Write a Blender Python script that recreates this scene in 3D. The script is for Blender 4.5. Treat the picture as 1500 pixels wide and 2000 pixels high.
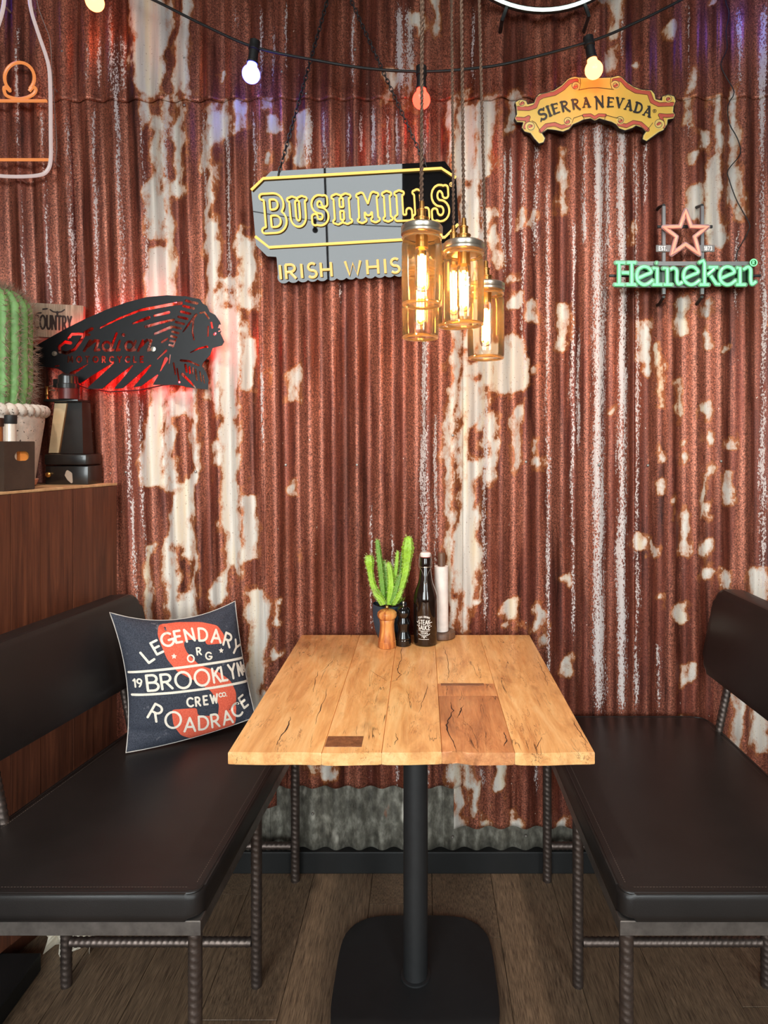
import bpy, bmesh, math, random
import numpy as np
from mathutils import Vector, Matrix

random.seed(7); np.random.seed(7)
for o in list(bpy.data.objects): bpy.data.objects.remove(o)
scene = bpy.context.scene
COL = scene.collection
PI = math.pi

# ------------------------------------------------------------------ camera
F = 1230.0; PX = 825.0; PY = 865.0; CZ = 1.34      # focal length / vanishing point in photo pixels, camera height
cam = bpy.data.cameras.new('camera'); cam_o = bpy.data.objects.new('camera', cam); COL.objects.link(cam_o)
cam.sensor_fit = 'AUTO'; cam.sensor_width = 36.0
cam.lens = F / 2000.0 * 36.0
cam.shift_x = -(PX - 750.0) / 2000.0
cam.shift_y = (PY - 1000.0) / 2000.0
cam.clip_start = 0.02
cam_o.location = (0, 0, CZ); cam_o.rotation_euler = (PI/2, 0, 0)
scene.camera = cam_o

# ------------------------------------------------------------------ world / light / exposure
SKY = 12.0
world = bpy.data.worlds.new('sky'); scene.world = world; world.use_nodes = True
bg = world.node_tree.nodes['Background']
bg.inputs[0].default_value = (0.93, 0.965, 1.0, 1); bg.inputs[1].default_value = SKY
def portal(x0, x1, z0, z1, y):
    l = bpy.data.lights.new('window_portal', 'AREA'); l.shape = 'RECTANGLE'; l.size = x1-x0; l.size_y = z1-z0
    l.cycles.is_portal = True
    o = bpy.data.objects.new('window_portal', l); COL.objects.link(o)
    o.location = ((x0+x1)/2, y, (z0+z1)/2); o.rotation_euler = (PI/2, 0, 0)      # faces +Y, into the room
WINS = [(-2.45, -0.107, 0.45, 3.4), (1.25, 2.45, 0.45, 3.4)]
YF = -3.3
for w in WINS: portal(*w, YF+0.03)
scene.view_settings.view_transform = 'Standard'; scene.view_settings.look = 'None'
scene.view_settings.gamma = 1.0; scene.view_settings.use_curve_mapping = False
scene.view_settings.exposure = 0.25
scene.cycles.max_bounces = 10; scene.cycles.transparent_max_bounces = 24
scene.cycles.sample_clamp_indirect = 6.0

# ------------------------------------------------------------------ helpers: positions
def P(u, v, d): return Vector(((u-PX)/F*d, d, CZ-(v-PY)/F*d))

# ------------------------------------------------------------------ helpers: materials
def lin(r, g, b):
    f = lambda c: (c/255/12.92 if c/255 <= 0.04045 else ((c/255+0.055)/1.055)**2.4)
    return (f(r), f(g), f(b), 1)
MATS = {}
def newmat(name):
    m = bpy.data.materials.new(name); m.use_nodes = True
    nt = m.node_tree; b = nt.nodes['Principled BSDF']
    return m, nt, b
def N(nt, t, **kw):
    n = nt.nodes.new(t)
    for k, v in kw.items():
        if hasattr(n, k): setattr(n, k, v)
    return n
def L(nt, a, b): nt.links.new(a, b)
def noise(nt, vec, scale, detail=3, rough=0.6, dist=0.0):
    n = N(nt, 'ShaderNodeTexNoise'); n.inputs['Scale'].default_value = scale; n.inputs['Detail'].default_value = detail
    n.inputs['Roughness'].default_value = rough; n.inputs['Distortion'].default_value = dist
    if vec is not None: L(nt, vec, n.inputs['Vector'])
    return n.outputs[0]
def ramp(nt, fac, stops, interp='LINEAR'):
    n = N(nt, 'ShaderNodeValToRGB'); r = n.color_ramp; r.interpolation = interp
    while len(r.elements) < len(stops): r.elements.new(0.5)
    for e, (p, c) in zip(r.elements, stops):
        e.position = p; e.color = c if len(c) == 4 else (*c, 1)
    L(nt, fac, n.inputs[0]); return n.outputs[0]
def mixc(nt, fac, a, b, mode='MIX'):
    n = N(nt, 'ShaderNodeMix'); n.data_type = 'RGBA'; n.blend_type = mode
    for s, v in ((n.inputs[0], fac), (n.inputs[6], a), (n.inputs[7], b)):
        if isinstance(v, (float, int)): s.default_value = v
        elif isinstance(v, tuple): s.default_value = v
        else: L(nt, v, s)
    return n.outputs[2]
def math_(nt, op, a, b=None, c=None, clamp=False):
    n = N(nt, 'ShaderNodeMath'); n.operation = op; n.use_clamp = clamp
    for s, v in zip(n.inputs, (a, b, c)):
        if v is None: continue
        if isinstance(v, (float, int)): s.default_value = v
        else: L(nt, v, s)
    return n.outputs[0]
def objvec(nt, scale=(1, 1, 1), rnd=False, kind='Object'):
    t = N(nt, 'ShaderNodeTexCoord'); mp = N(nt, 'ShaderNodeMapping'); mp.inputs['Scale'].default_value = scale
    L(nt, t.outputs[kind], mp.inputs['Vector'])
    if rnd:
        oi = N(nt, 'ShaderNodeObjectInfo'); m = math_(nt, 'MULTIPLY', oi.outputs['Random'], 37.0)
        cx = N(nt, 'ShaderNodeCombineXYZ'); L(nt, m, cx.inputs[0]); L(nt, m, cx.inputs[1])
        L(nt, cx.outputs[0], mp.inputs['Location'])
    return mp.outputs[0]
def bump(nt, bsdf, h, strength=0.3, dist=0.002):
    b = N(nt, 'ShaderNodeBump'); b.inputs['Strength'].default_value = strength; b.inputs['Distance'].default_value = dist
    L(nt, h, b.inputs['Height']); L(nt, b.outputs[0], bsdf.inputs['Normal'])
def plain(name, col, rough=0.5, metal=0.0, var=0.12, vscale=30.0, spec=0.5, bmp=0.0, emit=None, es=0.0, coat=0.0):
    """procedural material: a colour with noise variation"""
    if name in MATS: return MATS[name]
    m, nt, b = newmat(name)
    v = objvec(nt)
    f = noise(nt, v, vscale, 4)
    c2 = tuple(max(0, x*(1-var)) for x in col[:3])+(1,); c1 = tuple(x*(1+var) for x in col[:3])+(1,)
    L(nt, ramp(nt, f, [(0.3, c2), (0.7, c1)]), b.inputs['Base Color'])
    b.inputs['Roughness'].default_value = rough; b.inputs['Metallic'].default_value = metal
    b.inputs['Specular IOR Level'].default_value = spec
    if coat: b.inputs['Coat Weight'].default_value = coat
    if bmp: bump(nt, b, noise(nt, v, vscale*4, 4), bmp)
    if emit is not None:
        b.inputs['Emission Color'].default_value = emit; b.inputs['Emission Strength'].default_value = es
    MATS[name] = m; return m
def emis(name, col, strength):
    if name in MATS: return MATS[name]
    m, nt, b = newmat(name)
    b.inputs['Base Color'].default_value = tuple(0.25*min(1, c) for c in col[:3])+(1,); b.inputs['Emission Color'].default_value = (*col[:3], 1)
    b.inputs['Emission Strength'].default_value = strength; b.inputs['Roughness'].default_value = 0.3
    MATS[name] = m; return m
def thin_glass(name, tint=(1, 1, 1), rough=0.02, ior=1.5, extra=0.0, haze=0.0):
    if name in MATS: return MATS[name]
    m = bpy.data.materials.new(name); m.use_nodes = True; nt = m.node_tree; nt.nodes.clear()
    out = N(nt, 'ShaderNodeOutputMaterial'); mx = N(nt, 'ShaderNodeMixShader'); fr = N(nt, 'ShaderNodeFresnel')
    fr.inputs[0].default_value = ior
    tr = N(nt, 'ShaderNodeBsdfTransparent'); tr.inputs[0].default_value = (*tint, 1)
    gl = N(nt, 'ShaderNodeBsdfGlossy'); gl.inputs['Roughness'].default_value = rough
    fac = math_(nt, 'ADD', fr.outputs[0], extra, clamp=True) if extra else fr.outputs[0]
    L(nt, fac, mx.inputs[0]); L(nt, tr.outputs[0], mx.inputs[1]); L(nt, gl.outputs[0], mx.inputs[2])
    last = mx.outputs[0]
    if haze:
        tl = N(nt, 'ShaderNodeBsdfTranslucent'); tl.inputs[0].default_value = (1.0, 0.9, 0.72, 1); m2 = N(nt, 'ShaderNodeMixShader'); m2.inputs[0].default_value = haze
        L(nt, last, m2.inputs[1]); L(nt, tl.outputs[0], m2.inputs[2]); last = m2.outputs[0]
    L(nt, last, out.inputs[0]); MATS[name] = m; return m

# ------------------------------------------------------------------ helpers: geometry buffers
class G:
    """vertex/face buffer in world coordinates"""
    def __init__(s): s.v = []; s.f = []
    def add(s, vs, fs):
        o = len(s.v); s.v += [tuple(x) for x in vs]; s.f += [tuple(i+o for i in f) for f in fs]; return s
    def xf(s, mat): s.v = [tuple(mat @ Vector(p)) for p in s.v]; return s
    def box(s, a, b):
        x0, y0, z0 = a; x1, y1, z1 = b
        return s.add([(x0,y0,z0),(x1,y0,z0),(x1,y1,z0),(x0,y1,z0),(x0,y0,z1),(x1,y0,z1),(x1,y1,z1),(x0,y1,z1)],
                     [(3,2,1,0),(4,5,6,7),(0,1,5,4),(1,2,6,5),(2,3,7,6),(3,0,4,7)])
    def rbox(s, a, b, r=0.005, seg=2):
        bm = bmesh.new(); bmesh.ops.create_cube(bm, size=1.0)
        c = [(a[i]+b[i])/2 for i in range(3)]; d = [abs(b[i]-a[i]) for i in range(3)]
        for v in bm.verts: v.co = Vector((v.co.x*d[0]+c[0], v.co.y*d[1]+c[1], v.co.z*d[2]+c[2]))
        bmesh.ops.bevel(bm, geom=list(bm.edges), offset=min(r, min(d)*0.45), segments=seg, profile=0.5, affect='EDGES')
        s.bm(bm); return s
    def bm(s, bm):
        bm.verts.index_update(); s.add([v.co[:] for v in bm.verts], [[v.index for v in f.verts] for f in bm.faces]); bm.free(); return s
    def prism(s, poly, z0, z1, r=0.0, seg=3):
        """footprint polygon (ccw, xy) between z0 and z1 with bevelled rims"""
        bm = bmesh.new(); n = len(poly)
        lo = [bm.verts.new((x, y, z0)) for x, y in poly]; hi = [bm.verts.new((x, y, z1)) for x, y in poly]
        bm.faces.new(lo[::-1]); bm.faces.new(hi)
        for i in range(n): bm.faces.new((lo[i], lo[(i+1) % n], hi[(i+1) % n], hi[i]))
        if r:
            es = [e for e in bm.edges if abs(e.verts[0].co.z-e.verts[1].co.z) < 1e-6]
            bmesh.ops.bevel(bm, geom=es, offset=r, segments=seg, profile=0.5, affect='EDGES')
        return s.bm(bm)
    def lathe(s, prof, c=(0, 0, 0), n=28, rmod=None, cap=True):
        o = len(s.v); cx, cy, cz = c
        for (r, z) in prof:
            for k in range(n):
                a = 2*PI*k/n; rr = r*(rmod(a, z) if rmod else 1)
                s.v.append((cx+rr*math.cos(a), cy+rr*math.sin(a), cz+z))
        for i in range(len(prof)-1):
            for k in range(n):
                a = o+i*n+k; b = o+i*n+(k+1) % n; s.f.append((a, b, b+n, a+n))
        if cap:
            if prof[0][0] > 1e-6: s.f.append(tuple(o+k for k in range(n))[::-1])
            if prof[-1][0] > 1e-6: s.f.append(tuple(o+(len(prof)-1)*n+k for k in range(n)))
        return s
    def tube(s, pts, r, n=8, closed=False, prof=None, cap=True):
        """sweep along pts; r number or list; prof(angle, t)-> radius factor"""
        pts = [Vector(p) for p in pts]; m = len(pts)
        if m < 2: return s
        T = []
        for i in range(m):
            if closed: t = pts[(i+1) % m]-pts[i-1]
            else: t = pts[min(i+1, m-1)]-pts[max(i-1, 0)]
            T.append(t.normalized() if t.length > 1e-12 else Vector((0, 0, 1)))
        ref = Vector((0, 1, 0)) if abs(T[0].y) < 0.9 else Vector((1, 0, 0))
        u = (ref-T[0]*ref.dot(T[0])).normalized(); o = len(s.v)
        for i in range(m):
            u = u-T[i]*u.dot(T[i])
            u = u.normalized() if u.length > 1e-9 else T[i].orthogonal().normalized()
            w = T[i].cross(u); rr = r[i] if isinstance(r, (list, tuple)) else r
            for k in range(n):
                a = 2*PI*k/n; q = rr*(prof(a, i/(m-1)) if prof else 1)
                s.v.append(tuple(pts[i]+u*(math.cos(a)*q)+w*(math.sin(a)*q)))
        for i in range(m if closed else m-1):
            j = (i+1) % m
            for k in range(n):
                k2 = (k+1) % n; s.f.append((o+i*n+k, o+j*n+k, o+j*n+k2, o+i*n+k2))
        if cap and not closed:
            s.f.append(tuple(o+k for k in range(n))); s.f.append(tuple(o+(m-1)*n+k for k in range(n))[::-1])
        return s
    def sphere(s, c, r, n=14, sc=(1, 1, 1)):
        o = len(s.v); m = n//2
        prof = [(math.sin(PI*i/m), -math.cos(PI*i/m)) for i in range(m+1)]
        for (pr, pz) in prof:
            for k in range(n):
                a = 2*PI*k/n; s.v.append((c[0]+r*sc[0]*pr*math.cos(a), c[1]+r*sc[1]*pr*math.sin(a), c[2]+r*sc[2]*pz))
        for i in range(m):
            for k in range(n):
                a = o+i*n+k; b = o+i*n+(k+1) % n; s.f.append((a, b, b+n, a+n))
        return s

ORG = {}
def link_mesh(name, g, mat, org, smooth=False, angle=None):
    me = bpy.data.meshes.new(name)
    ox, oy, oz = org
    me.from_pydata([(x-ox, y-oy, z-oz) for x, y, z in g.v], [], g.f)
    me.validate(); me.update()
    if smooth:
        me.polygons.foreach_set('use_smooth', [True]*len(me.polygons))
        if angle is not None:
            try: me.set_sharp_from_angle(angle=angle)
            except Exception: pass
    if mat is not None: me.materials.append(mat)
    o = bpy.data.objects.new(name, me); COL.objects.link(o); return o
def tag(o, label=None, cat=None, group=None, kind=None):
    if label: o['label'] = label
    if cat: o['category'] = cat
    if group: o['group'] = group
    if kind: o['kind'] = kind
    return o
def thing(name, label, cat, loc, group=None):
    o = bpy.data.objects.new(name, None); COL.objects.link(o); o.location = loc; o.empty_display_size = 0.05
    ORG[o.name] = tuple(loc); return tag(o, label, cat, group)
def single(name, g, mat, label, cat, loc=None, group=None, smooth=True, angle=0.6):
    loc = tuple(loc) if loc is not None else (0, 0, 0)
    o = link_mesh(name, g, mat, loc, smooth, angle); o.location = loc; ORG[o.name] = loc
    return tag(o, label, cat, group)
def part(name, g, mat, parent, smooth=True, angle=0.6, label=None, kind=None):
    org = ORG[parent.name]; o = link_mesh(name, g, mat, org, smooth, angle); o.parent = parent; ORG[o.name] = org
    return tag(o, label, kind=kind)
def struct(name, g, mat, loc=(0, 0, 0), label=None, smooth=False, angle=None):
    o = link_mesh(name, g, mat, loc, smooth, angle); o.location = loc; ORG[o.name] = tuple(loc)
    o['kind'] = 'structure'
    return tag(o, label)

# ------------------------------------------------------------------ 2-D distance fields (>0 inside), marching squares
def f_poly(pts):
    pts = np.array(pts, float); q = np.roll(pts, -1, 0)
    def f(X, Z):
        d = np.full(X.shape, 1e18); ins = np.zeros(X.shape, bool)
        for (ax, az), (bx, bz) in zip(pts, q):
            ex, ez = bx-ax, bz-az; l2 = ex*ex+ez*ez
            if l2 < 1e-12: continue
            t = np.clip(((X-ax)*ex+(Z-az)*ez)/l2, 0, 1)
            d = np.minimum(d, (X-ax-t*ex)**2+(Z-az-t*ez)**2)
            if ez != 0:
                c = ((az <= Z) != (bz <= Z)) & (X < ax+(Z-az)/ez*ex); ins ^= c
        return np.where(ins, 1, -1)*np.sqrt(d)
    return f
def f_stroke(pts, r0, r1=None, box=False):
    """round (or square-ended) stroke through pts, radius r0 -> r1"""
    r1 = r0 if r1 is None else r1; n = len(pts)-1
    def f(X, Z):
        best = np.full(X.shape, -1e18)
        for i in range(n):
            (ax, az), (bx, bz) = pts[i], pts[i+1]; ex, ez = bx-ax, bz-az; l2 = ex*ex+ez*ez+1e-18
            t = ((X-ax)*ex+(Z-az)*ez)/l2
            ra = r0+(r1-r0)*i/n; rb = r0+(r1-r0)*(i+1)/n; tc = np.clip(t, 0, 1)
            if box:
                l = math.sqrt(l2); across = np.abs((X-ax)*(-ez)+(Z-az)*ex)/l; along = np.abs(t-0.5)*l-l/2
                e = r0*0.96 if n > 1 else 0.0
                v = np.minimum(r0-across, (e if n > 1 else 0)-along)
            else:
                v = (ra+(rb-ra)*tc)-np.sqrt((X-ax-tc*ex)**2+(Z-az-tc*ez)**2)
            best = np.maximum(best, v)
        return best
    return f
def f_union(fs): return lambda X, Z: np.maximum.reduce([f(X, Z) for f in fs])
def f_sub(a, fs): return lambda X, Z: np.minimum.reduce([a(X, Z)]+[-f(X, Z) for f in fs])
def f_off(a, d): return lambda X, Z: a(X, Z)+d
def f_ring(a, w): return lambda X, Z: w-np.abs(a(X, Z))
_MS = {1:[(0,3)],2:[(1,0)],3:[(1,3)],4:[(2,1)],5:[(0,1),(2,3)],6:[(2,0)],7:[(2,3)],8:[(3,2)],9:[(0,2)],10:[(1,2),(3,0)],11:[(1,2)],12:[(3,1)],13:[(0,1)],14:[(3,0)]}
def grid(field, b, res):
    x0, x1, z0, z1 = b; nx = max(2, int(math.ceil((x1-x0)/res))+1); nz = max(2, int(math.ceil((z1-z0)/res))+1)
    xs = np.linspace(x0, x1, nx); zs = np.linspace(z0, z1, nz)
    X, Z = np.meshgrid(xs, zs, indexing='ij'); return xs, zs, field(X, Z)
def plate(field, b, res, mapf, thick=0.0, g=None, merge=True):
    """solid/flat sheet of the region field>0; mapf(x,z,side)->world; side 0 front, 1 back"""
    g = g or G(); xs, zs, A = grid(field, b, res); nx, nz = A.shape
    S = A > 0; code = S[:-1,:-1]*1+S[1:,:-1]*2+S[1:,1:]*4+S[:-1,1:]*8
    polys = []; walls = []
    def cut(xa, za, fa, xb, zb, fb):
        t = fa/(fa-fb); return (xa+(xb-xa)*t, za+(zb-za)*t)
    for j in range(nz-1):
        i = 0
        while i < nx-1:
            c = code[i, j]
            if c == 0: i += 1; continue
            if c == 15:
                k = i
                if merge:
                    while k+1 < nx-1 and code[k+1, j] == 15: k += 1
                polys.append([(xs[i], zs[j]), (xs[k+1], zs[j]), (xs[k+1], zs[j+1]), (xs[i], zs[j+1])]); i = k+1; continue
            cs = [(xs[i], zs[j], A[i, j]), (xs[i+1], zs[j], A[i+1, j]), (xs[i+1], zs[j+1], A[i+1, j+1]), (xs[i], zs[j+1], A[i, j+1])]
            poly = []; cutp = {}
            for e in range(4):
                p, q = cs[e], cs[(e+1) % 4]
                if p[2] > 0: poly.append((p[0], p[1]))
                if (p[2] > 0) != (q[2] > 0):
                    cp = cut(*p, *q); cutp[e] = cp; poly.append(cp)
            if len(poly) > 2: polys.append(poly)
            for (ea, eb) in _MS[int(c)]:
                if ea in cutp and eb in cutp: walls.append((cutp[ea], cutp[eb]))
            i += 1
    for p in polys:
        o = len(g.v); g.v += [tuple(mapf(x, z, 0)) for x, z in p]; g.f.append(tuple(range(o, o+len(p))))
        if thick:
            o = len(g.v); g.v += [tuple(mapf(x, z, 1)) for x, z in p]; g.f.append(tuple(range(o, o+len(p)))[::-1])
    if thick:
        for a, c in walls:
            o = len(g.v); g.v += [tuple(mapf(*a, 0)), tuple(mapf(*c, 0)), tuple(mapf(*c, 1)), tuple(mapf(*a, 1))]; g.f.append((o, o+1, o+2, o+3))
    return g
def contours(field, b, res):
    xs, zs, A = grid(field, b, res); nx, nz = A.shape; S = A > 0
    code = S[:-1,:-1]*1+S[1:,:-1]*2+S[1:,1:]*4+S[:-1,1:]*8; nxt = {}; pos = {}
    for i, j in zip(*np.nonzero((code > 0) & (code < 15))):
        ids = [('h', i, j), ('v', i+1, j), ('h', i, j+1), ('v', i, j)]
        cs = [(i, j), (i+1, j), (i+1, j+1), (i, j+1)]
        for ea, eb in _MS[int(code[i, j])]:
            for e in (ea, eb):
                p, q = cs[e], cs[(e+1) % 4]; fa, fb = A[p], A[q]; t = fa/(fa-fb)
                pos[ids[e]] = (xs[p[0]]+(xs[q[0]]-xs[p[0]])*t, zs[p[1]]+(zs[q[1]]-zs[p[1]])*t)
            nxt[ids[ea]] = ids[eb]
    loops = []; seen = set()
    for st in list(nxt):
        if st in seen: continue
        lp = []; c = st
        while c in nxt and c not in seen: seen.add(c); lp.append(pos[c]); c = nxt[c]
        if len(lp) > 5: loops.append(lp)
    return loops
def smooth_loop(lp, it=2, step=1):
    a = np.array(lp)
    for _ in range(it): a = (np.roll(a, 1, 0)+2*a+np.roll(a, -1, 0))/4
    return a[::step]

# ------------------------------------------------------------------ a small stroke alphabet, unit height, y up
def arc(cx, cy, rx, ry, a0, a1, n=10): return [(cx+rx*math.cos(math.radians(a0+(a1-a0)*i/n)), cy+ry*math.sin(math.radians(a0+(a1-a0)*i/n))) for i in range(n+1)]
FONT = {
 'A': (0.8, [[(0,0),(0.4,1),(0.8,0)], [(0.15,0.33),(0.65,0.33)]]),
 'B': (0.6, [[(0,0),(0,1)], [(0,1)]+arc(0.3,0.76,0.24,0.24,90,-90)+[(0,0.52)], [(0,0.52)]+arc(0.32,0.26,0.28,0.26,90,-90)+[(0,0)]]),
 'C': (0.8, [arc(0.48,0.5,0.48,0.5,50,310,16)]),
 'D': (0.72, [[(0,0),(0,1)], [(0,1)]+arc(0.25,0.5,0.47,0.5,90,-90,12)+[(0,0)]]),
 'E': (0.52, [[(0.52,0),(0,0),(0,1),(0.52,1)], [(0,0.52),(0.44,0.52)]]),
 'G': (0.88, [arc(0.48,0.5,0.48,0.5,48,345,16)+[(0.95,0.44),(0.55,0.44)]]),
 'H': (0.68, [[(0,0),(0,1)], [(0.68,0),(0.68,1)], [(0,0.5),(0.68,0.5)]]),
 'I': (0.02, [[(0,0),(0,1)]]),
 'K': (0.62, [[(0,0),(0,1)], [(0.6,1),(0.02,0.45)], [(0.2,0.6),(0.62,0)]]),
 'L': (0.5, [[(0,1),(0,0),(0.5,0)]]),
 'M': (0.85, [[(0,0),(0.05,1),(0.42,0.25),(0.8,1),(0.85,0)]]),
 'N': (0.7, [[(0,0),(0,1),(0.7,0),(0.7,1)]]),
 'O': (0.94, [arc(0.47,0.5,0.47,0.5,0,360,24)]),
 'R': (0.6, [[(0,0),(0,1)], [(0,1)]+arc(0.28,0.74,0.28,0.26,90,-90)+[(0,0.48)], [(0.25,0.48),(0.6,0)]]),
 'S': (0.56, [arc(0.29,0.745,0.25,0.255,40,270,10)+arc(0.28,0.25,0.27,0.25,85,-145,12)]),
 'T': (0.64, [[(0,1),(0.64,1)], [(0.32,1),(0.32,0)]]),
 'U': (0.66, [[(0,1),(0,0.33)]+arc(0.33,0.33,0.33,0.33,180,360)+[(0.66,1)]]),
 'V': (0.74, [[(0,1),(0.37,0),(0.74,1)]]),
 'W': (1.0, [[(0,1),(0.25,0),(0.5,0.85),(0.75,0),(1,1)]]),
 'X': (0.66, [[(0,0),(0.66,1)], [(0,1),(0.66,0)]]),
 'Y': (0.68, [[(0,1),(0.34,0.5),(0.68,1)], [(0.34,0.5),(0.34,0)]]),
 'w': (0.66, [[(0,1),(0.16,0),(0.33,0.8),(0.5,0),(0.66,1)]]),
 '1': (0.2, [[(0,0.8),(0.18,1),(0.18,0)]]),
 '3': (0.5, [arc(0.24,0.75,0.24,0.25,140,-80,10)+arc(0.24,0.26,0.27,0.26,80,-140,10)]),
 '7': (0.5, [[(0,1),(0.5,1),(0.15,0)]]),
 '8': (0.5, [arc(0.25,0.75,0.21,0.24,0,360,14), arc(0.25,0.26,0.26,0.26,0,360,14)]),
 '9': (0.5, [arc(0.25,0.7,0.25,0.28,0,360,14), [(0.5,0.7),(0.38,0.25),(0.2,0)]]),
 '.': (0.02, [[(0,0.03),(0.02,0.03)]]), ' ': (0.3, []), '-': (0.3, [[(0,0.5),(0.3,0.5)]]),
}
def text_strokes(s, h, gap=0.22, xs=1.0):
    """polylines of a word, centred on x=0, baseline 0"""
    out = []; x = 0
    for ch in s:
        w, st = FONT[ch]; out.append((x, w*h*xs, [[(px*h*xs, py*h) for px, py in p] for p in st])); x += w*h*xs+gap*h
    tot = x-gap*h
    return [(ox-tot/2, w, st) for ox, w, st in out], tot
def text_fields(s, h, r, place, gap=0.22, xs=1.0, box=False):
    """place(x, y) -> field coords"""
    fs = []
    for ox, w, st in text_strokes(s, h, gap, xs)[0]:
        for p in st: fs.append(f_stroke([place(ox+px, py) for px, py in p], r, box=box))
    return fs
def on_arc(cx, cz, R, h, up=True):
    """place text on a circle (field coords z up); baseline radius R; up: letters point away from the centre"""
    def pl(x, y):
        if up: a = PI/2-x/R; return (cx+(R+y)*math.cos(a), cz+(R+y)*math.sin(a))
        a = -PI/2+x/R; return (cx+(R-y)*math.cos(a), cz+(R-y)*math.sin(a))
    return pl

# ================================================================== MATERIALS OF THE SETTING
def rust_mat():
    m, nt, b = newmat('rusted_corrugated_iron')
    tc = N(nt, 'ShaderNodeNewGeometry'); pos = tc.outputs['Position']
    def vec(sx, sz):
        mp = N(nt, 'ShaderNodeMapping'); mp.inputs['Scale'].default_value = (sx, 1.0, sz); L(nt, pos, mp.inputs['Vector']); return mp.outputs[0]
    pa = N(nt, 'ShaderNodeAttribute'); pa.attribute_name = 'paint'; sa = N(nt, 'ShaderNodeAttribute'); sa.attribute_name = 'streak'
    # rust body: grains and vertical run marks
    grain = noise(nt, vec(1, 0.8), 260, 3, 0.75)
    run = noise(nt, vec(1, 0.045), 42, 3, 0.6)
    blot = noise(nt, vec(1, 0.35), 9, 4, 0.6)
    band = noise(nt, vec(1, 0.07), 21, 4, 0.62)
    dark = ramp(nt, run, [(0.30, lin(60, 33, 29)), (0.5, lin(110, 58, 47)), (0.72, lin(146, 80, 63))])
    dark = mixc(nt, ramp(nt, blot, [(0.4, (0, 0, 0)), (0.7, (0.8, 0.8, 0.8))]), dark, lin(114, 60, 40))
    worn = mixc(nt, run, lin(122, 68, 55), lin(180, 114, 92))
    g1 = ramp(nt, grain, [(0.36, (0.28, 0.25, 0.24)), (0.5, (0.88, 0.88, 0.88)), (0.64, (1.9, 1.75, 1.6))])
    worn = mixc(nt, 1.0, worn, g1, 'MULTIPLY')
    g2 = ramp(nt, grain, [(0.36, (0.55, 0.51, 0.5)), (0.5, (0.95, 0.95, 0.95)), (0.68, (1.5, 1.4, 1.35))])
    dark = mixc(nt, 1.0, dark, g2, 'MULTIPLY')
    base = mixc(nt, ramp(nt, band, [(0.44, (0, 0, 0)), (0.58, (1, 1, 1))]), dark, worn)
    # field of remaining paint with ragged rim
    e1 = noise(nt, vec(1, 0.6), 34, 5, 0.65); e2 = noise(nt, vec(1, 0.7), 160, 3, 0.7)
    fld = math_(nt, 'ADD', pa.outputs['Fac'], math_(nt, 'MULTIPLY', math_(nt, 'SUBTRACT', e1, 0.5), 1.15))
    fld = math_(nt, 'ADD', fld, math_(nt, 'MULTIPLY', math_(nt, 'SUBTRACT', e2, 0.5), 0.28))
    pm = ramp(nt, fld, [(0.47, (0, 0, 0)), (0.53, (1, 1, 1))])
    rim = ramp(nt, fld, [(0.30, (0, 0, 0)), (0.46, (1, 1, 1)), (0.56, (0.85, 0.85, 0.85)), (0.72, (0, 0, 0))])
    pvar = noise(nt, vec(1, 0.08), 30, 3); pfine = noise(nt, vec(1, 1), 190, 2)
    paint = ramp(nt, pvar, [(0.3, lin(176, 168, 160)), (0.52, lin(208, 200, 190)), (0.7, lin(214, 196, 168))])
    paint = mixc(nt, ramp(nt, pfine, [(0.66, (0, 0, 0)), (0.73, (0.75, 0.75, 0.75))]), paint, lin(120, 80, 60))
    col = mixc(nt, pm, base, paint)
    col = mixc(nt, math_(nt, 'MULTIPLY', rim, 0.62), col, lin(176, 108, 58))
    # bare worn crests: speckled zinc
    spk = noise(nt, vec(1, 0.55), 230, 3, 0.75); lng = noise(nt, vec(1, 0.05), 60, 2)
    sf = math_(nt, 'ADD', sa.outputs['Fac'], math_(nt, 'MULTIPLY', math_(nt, 'SUBTRACT', spk, 0.54), 3.4))
    sf = math_(nt, 'ADD', sf, math_(nt, 'MULTIPLY', math_(nt, 'SUBTRACT', lng, 0.5), 1.6))
    sm = math_(nt, 'MULTIPLY', ramp(nt, sf, [(0.5, (0, 0, 0)), (0.62, (1, 1, 1))]), math_(nt, 'GREATER_THAN', sa.outputs['Fac'], 0.04))
    col = mixc(nt, sm, col, lin(198, 186, 182))
    # rare pale flecks
    fl = noise(nt, vec(1, 0.7), 120, 2, 0.5)
    col = mixc(nt, ramp(nt, fl, [(0.755, (0, 0, 0)), (0.775, (1, 1, 1))]), col, lin(205, 185, 170))
    L(nt, col, b.inputs['Base Color'])
    ro = ramp(nt, math_(nt, 'MAXIMUM', pm, sm), [(0, (0.40, 0.40, 0.40)), (1, (0.45, 0.45, 0.45))]); L(nt, ro, b.inputs['Roughness'])
    L(nt, ramp(nt, math_(nt, 'MAXIMUM', pm, sm), [(0, (0.5, 0.5, 0.5)), (1, (0.12, 0.12, 0.12))]), b.inputs['Metallic'])
    b.inputs['Specular IOR Level'].default_value = 0.35
    h = math_(nt, 'ADD', math_(nt, 'MULTIPLY', grain, 0.6), math_(nt, 'MULTIPLY', pm, 0.5))
    bump(nt, b, h, 0.45, 0.0012)
    return m
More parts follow.
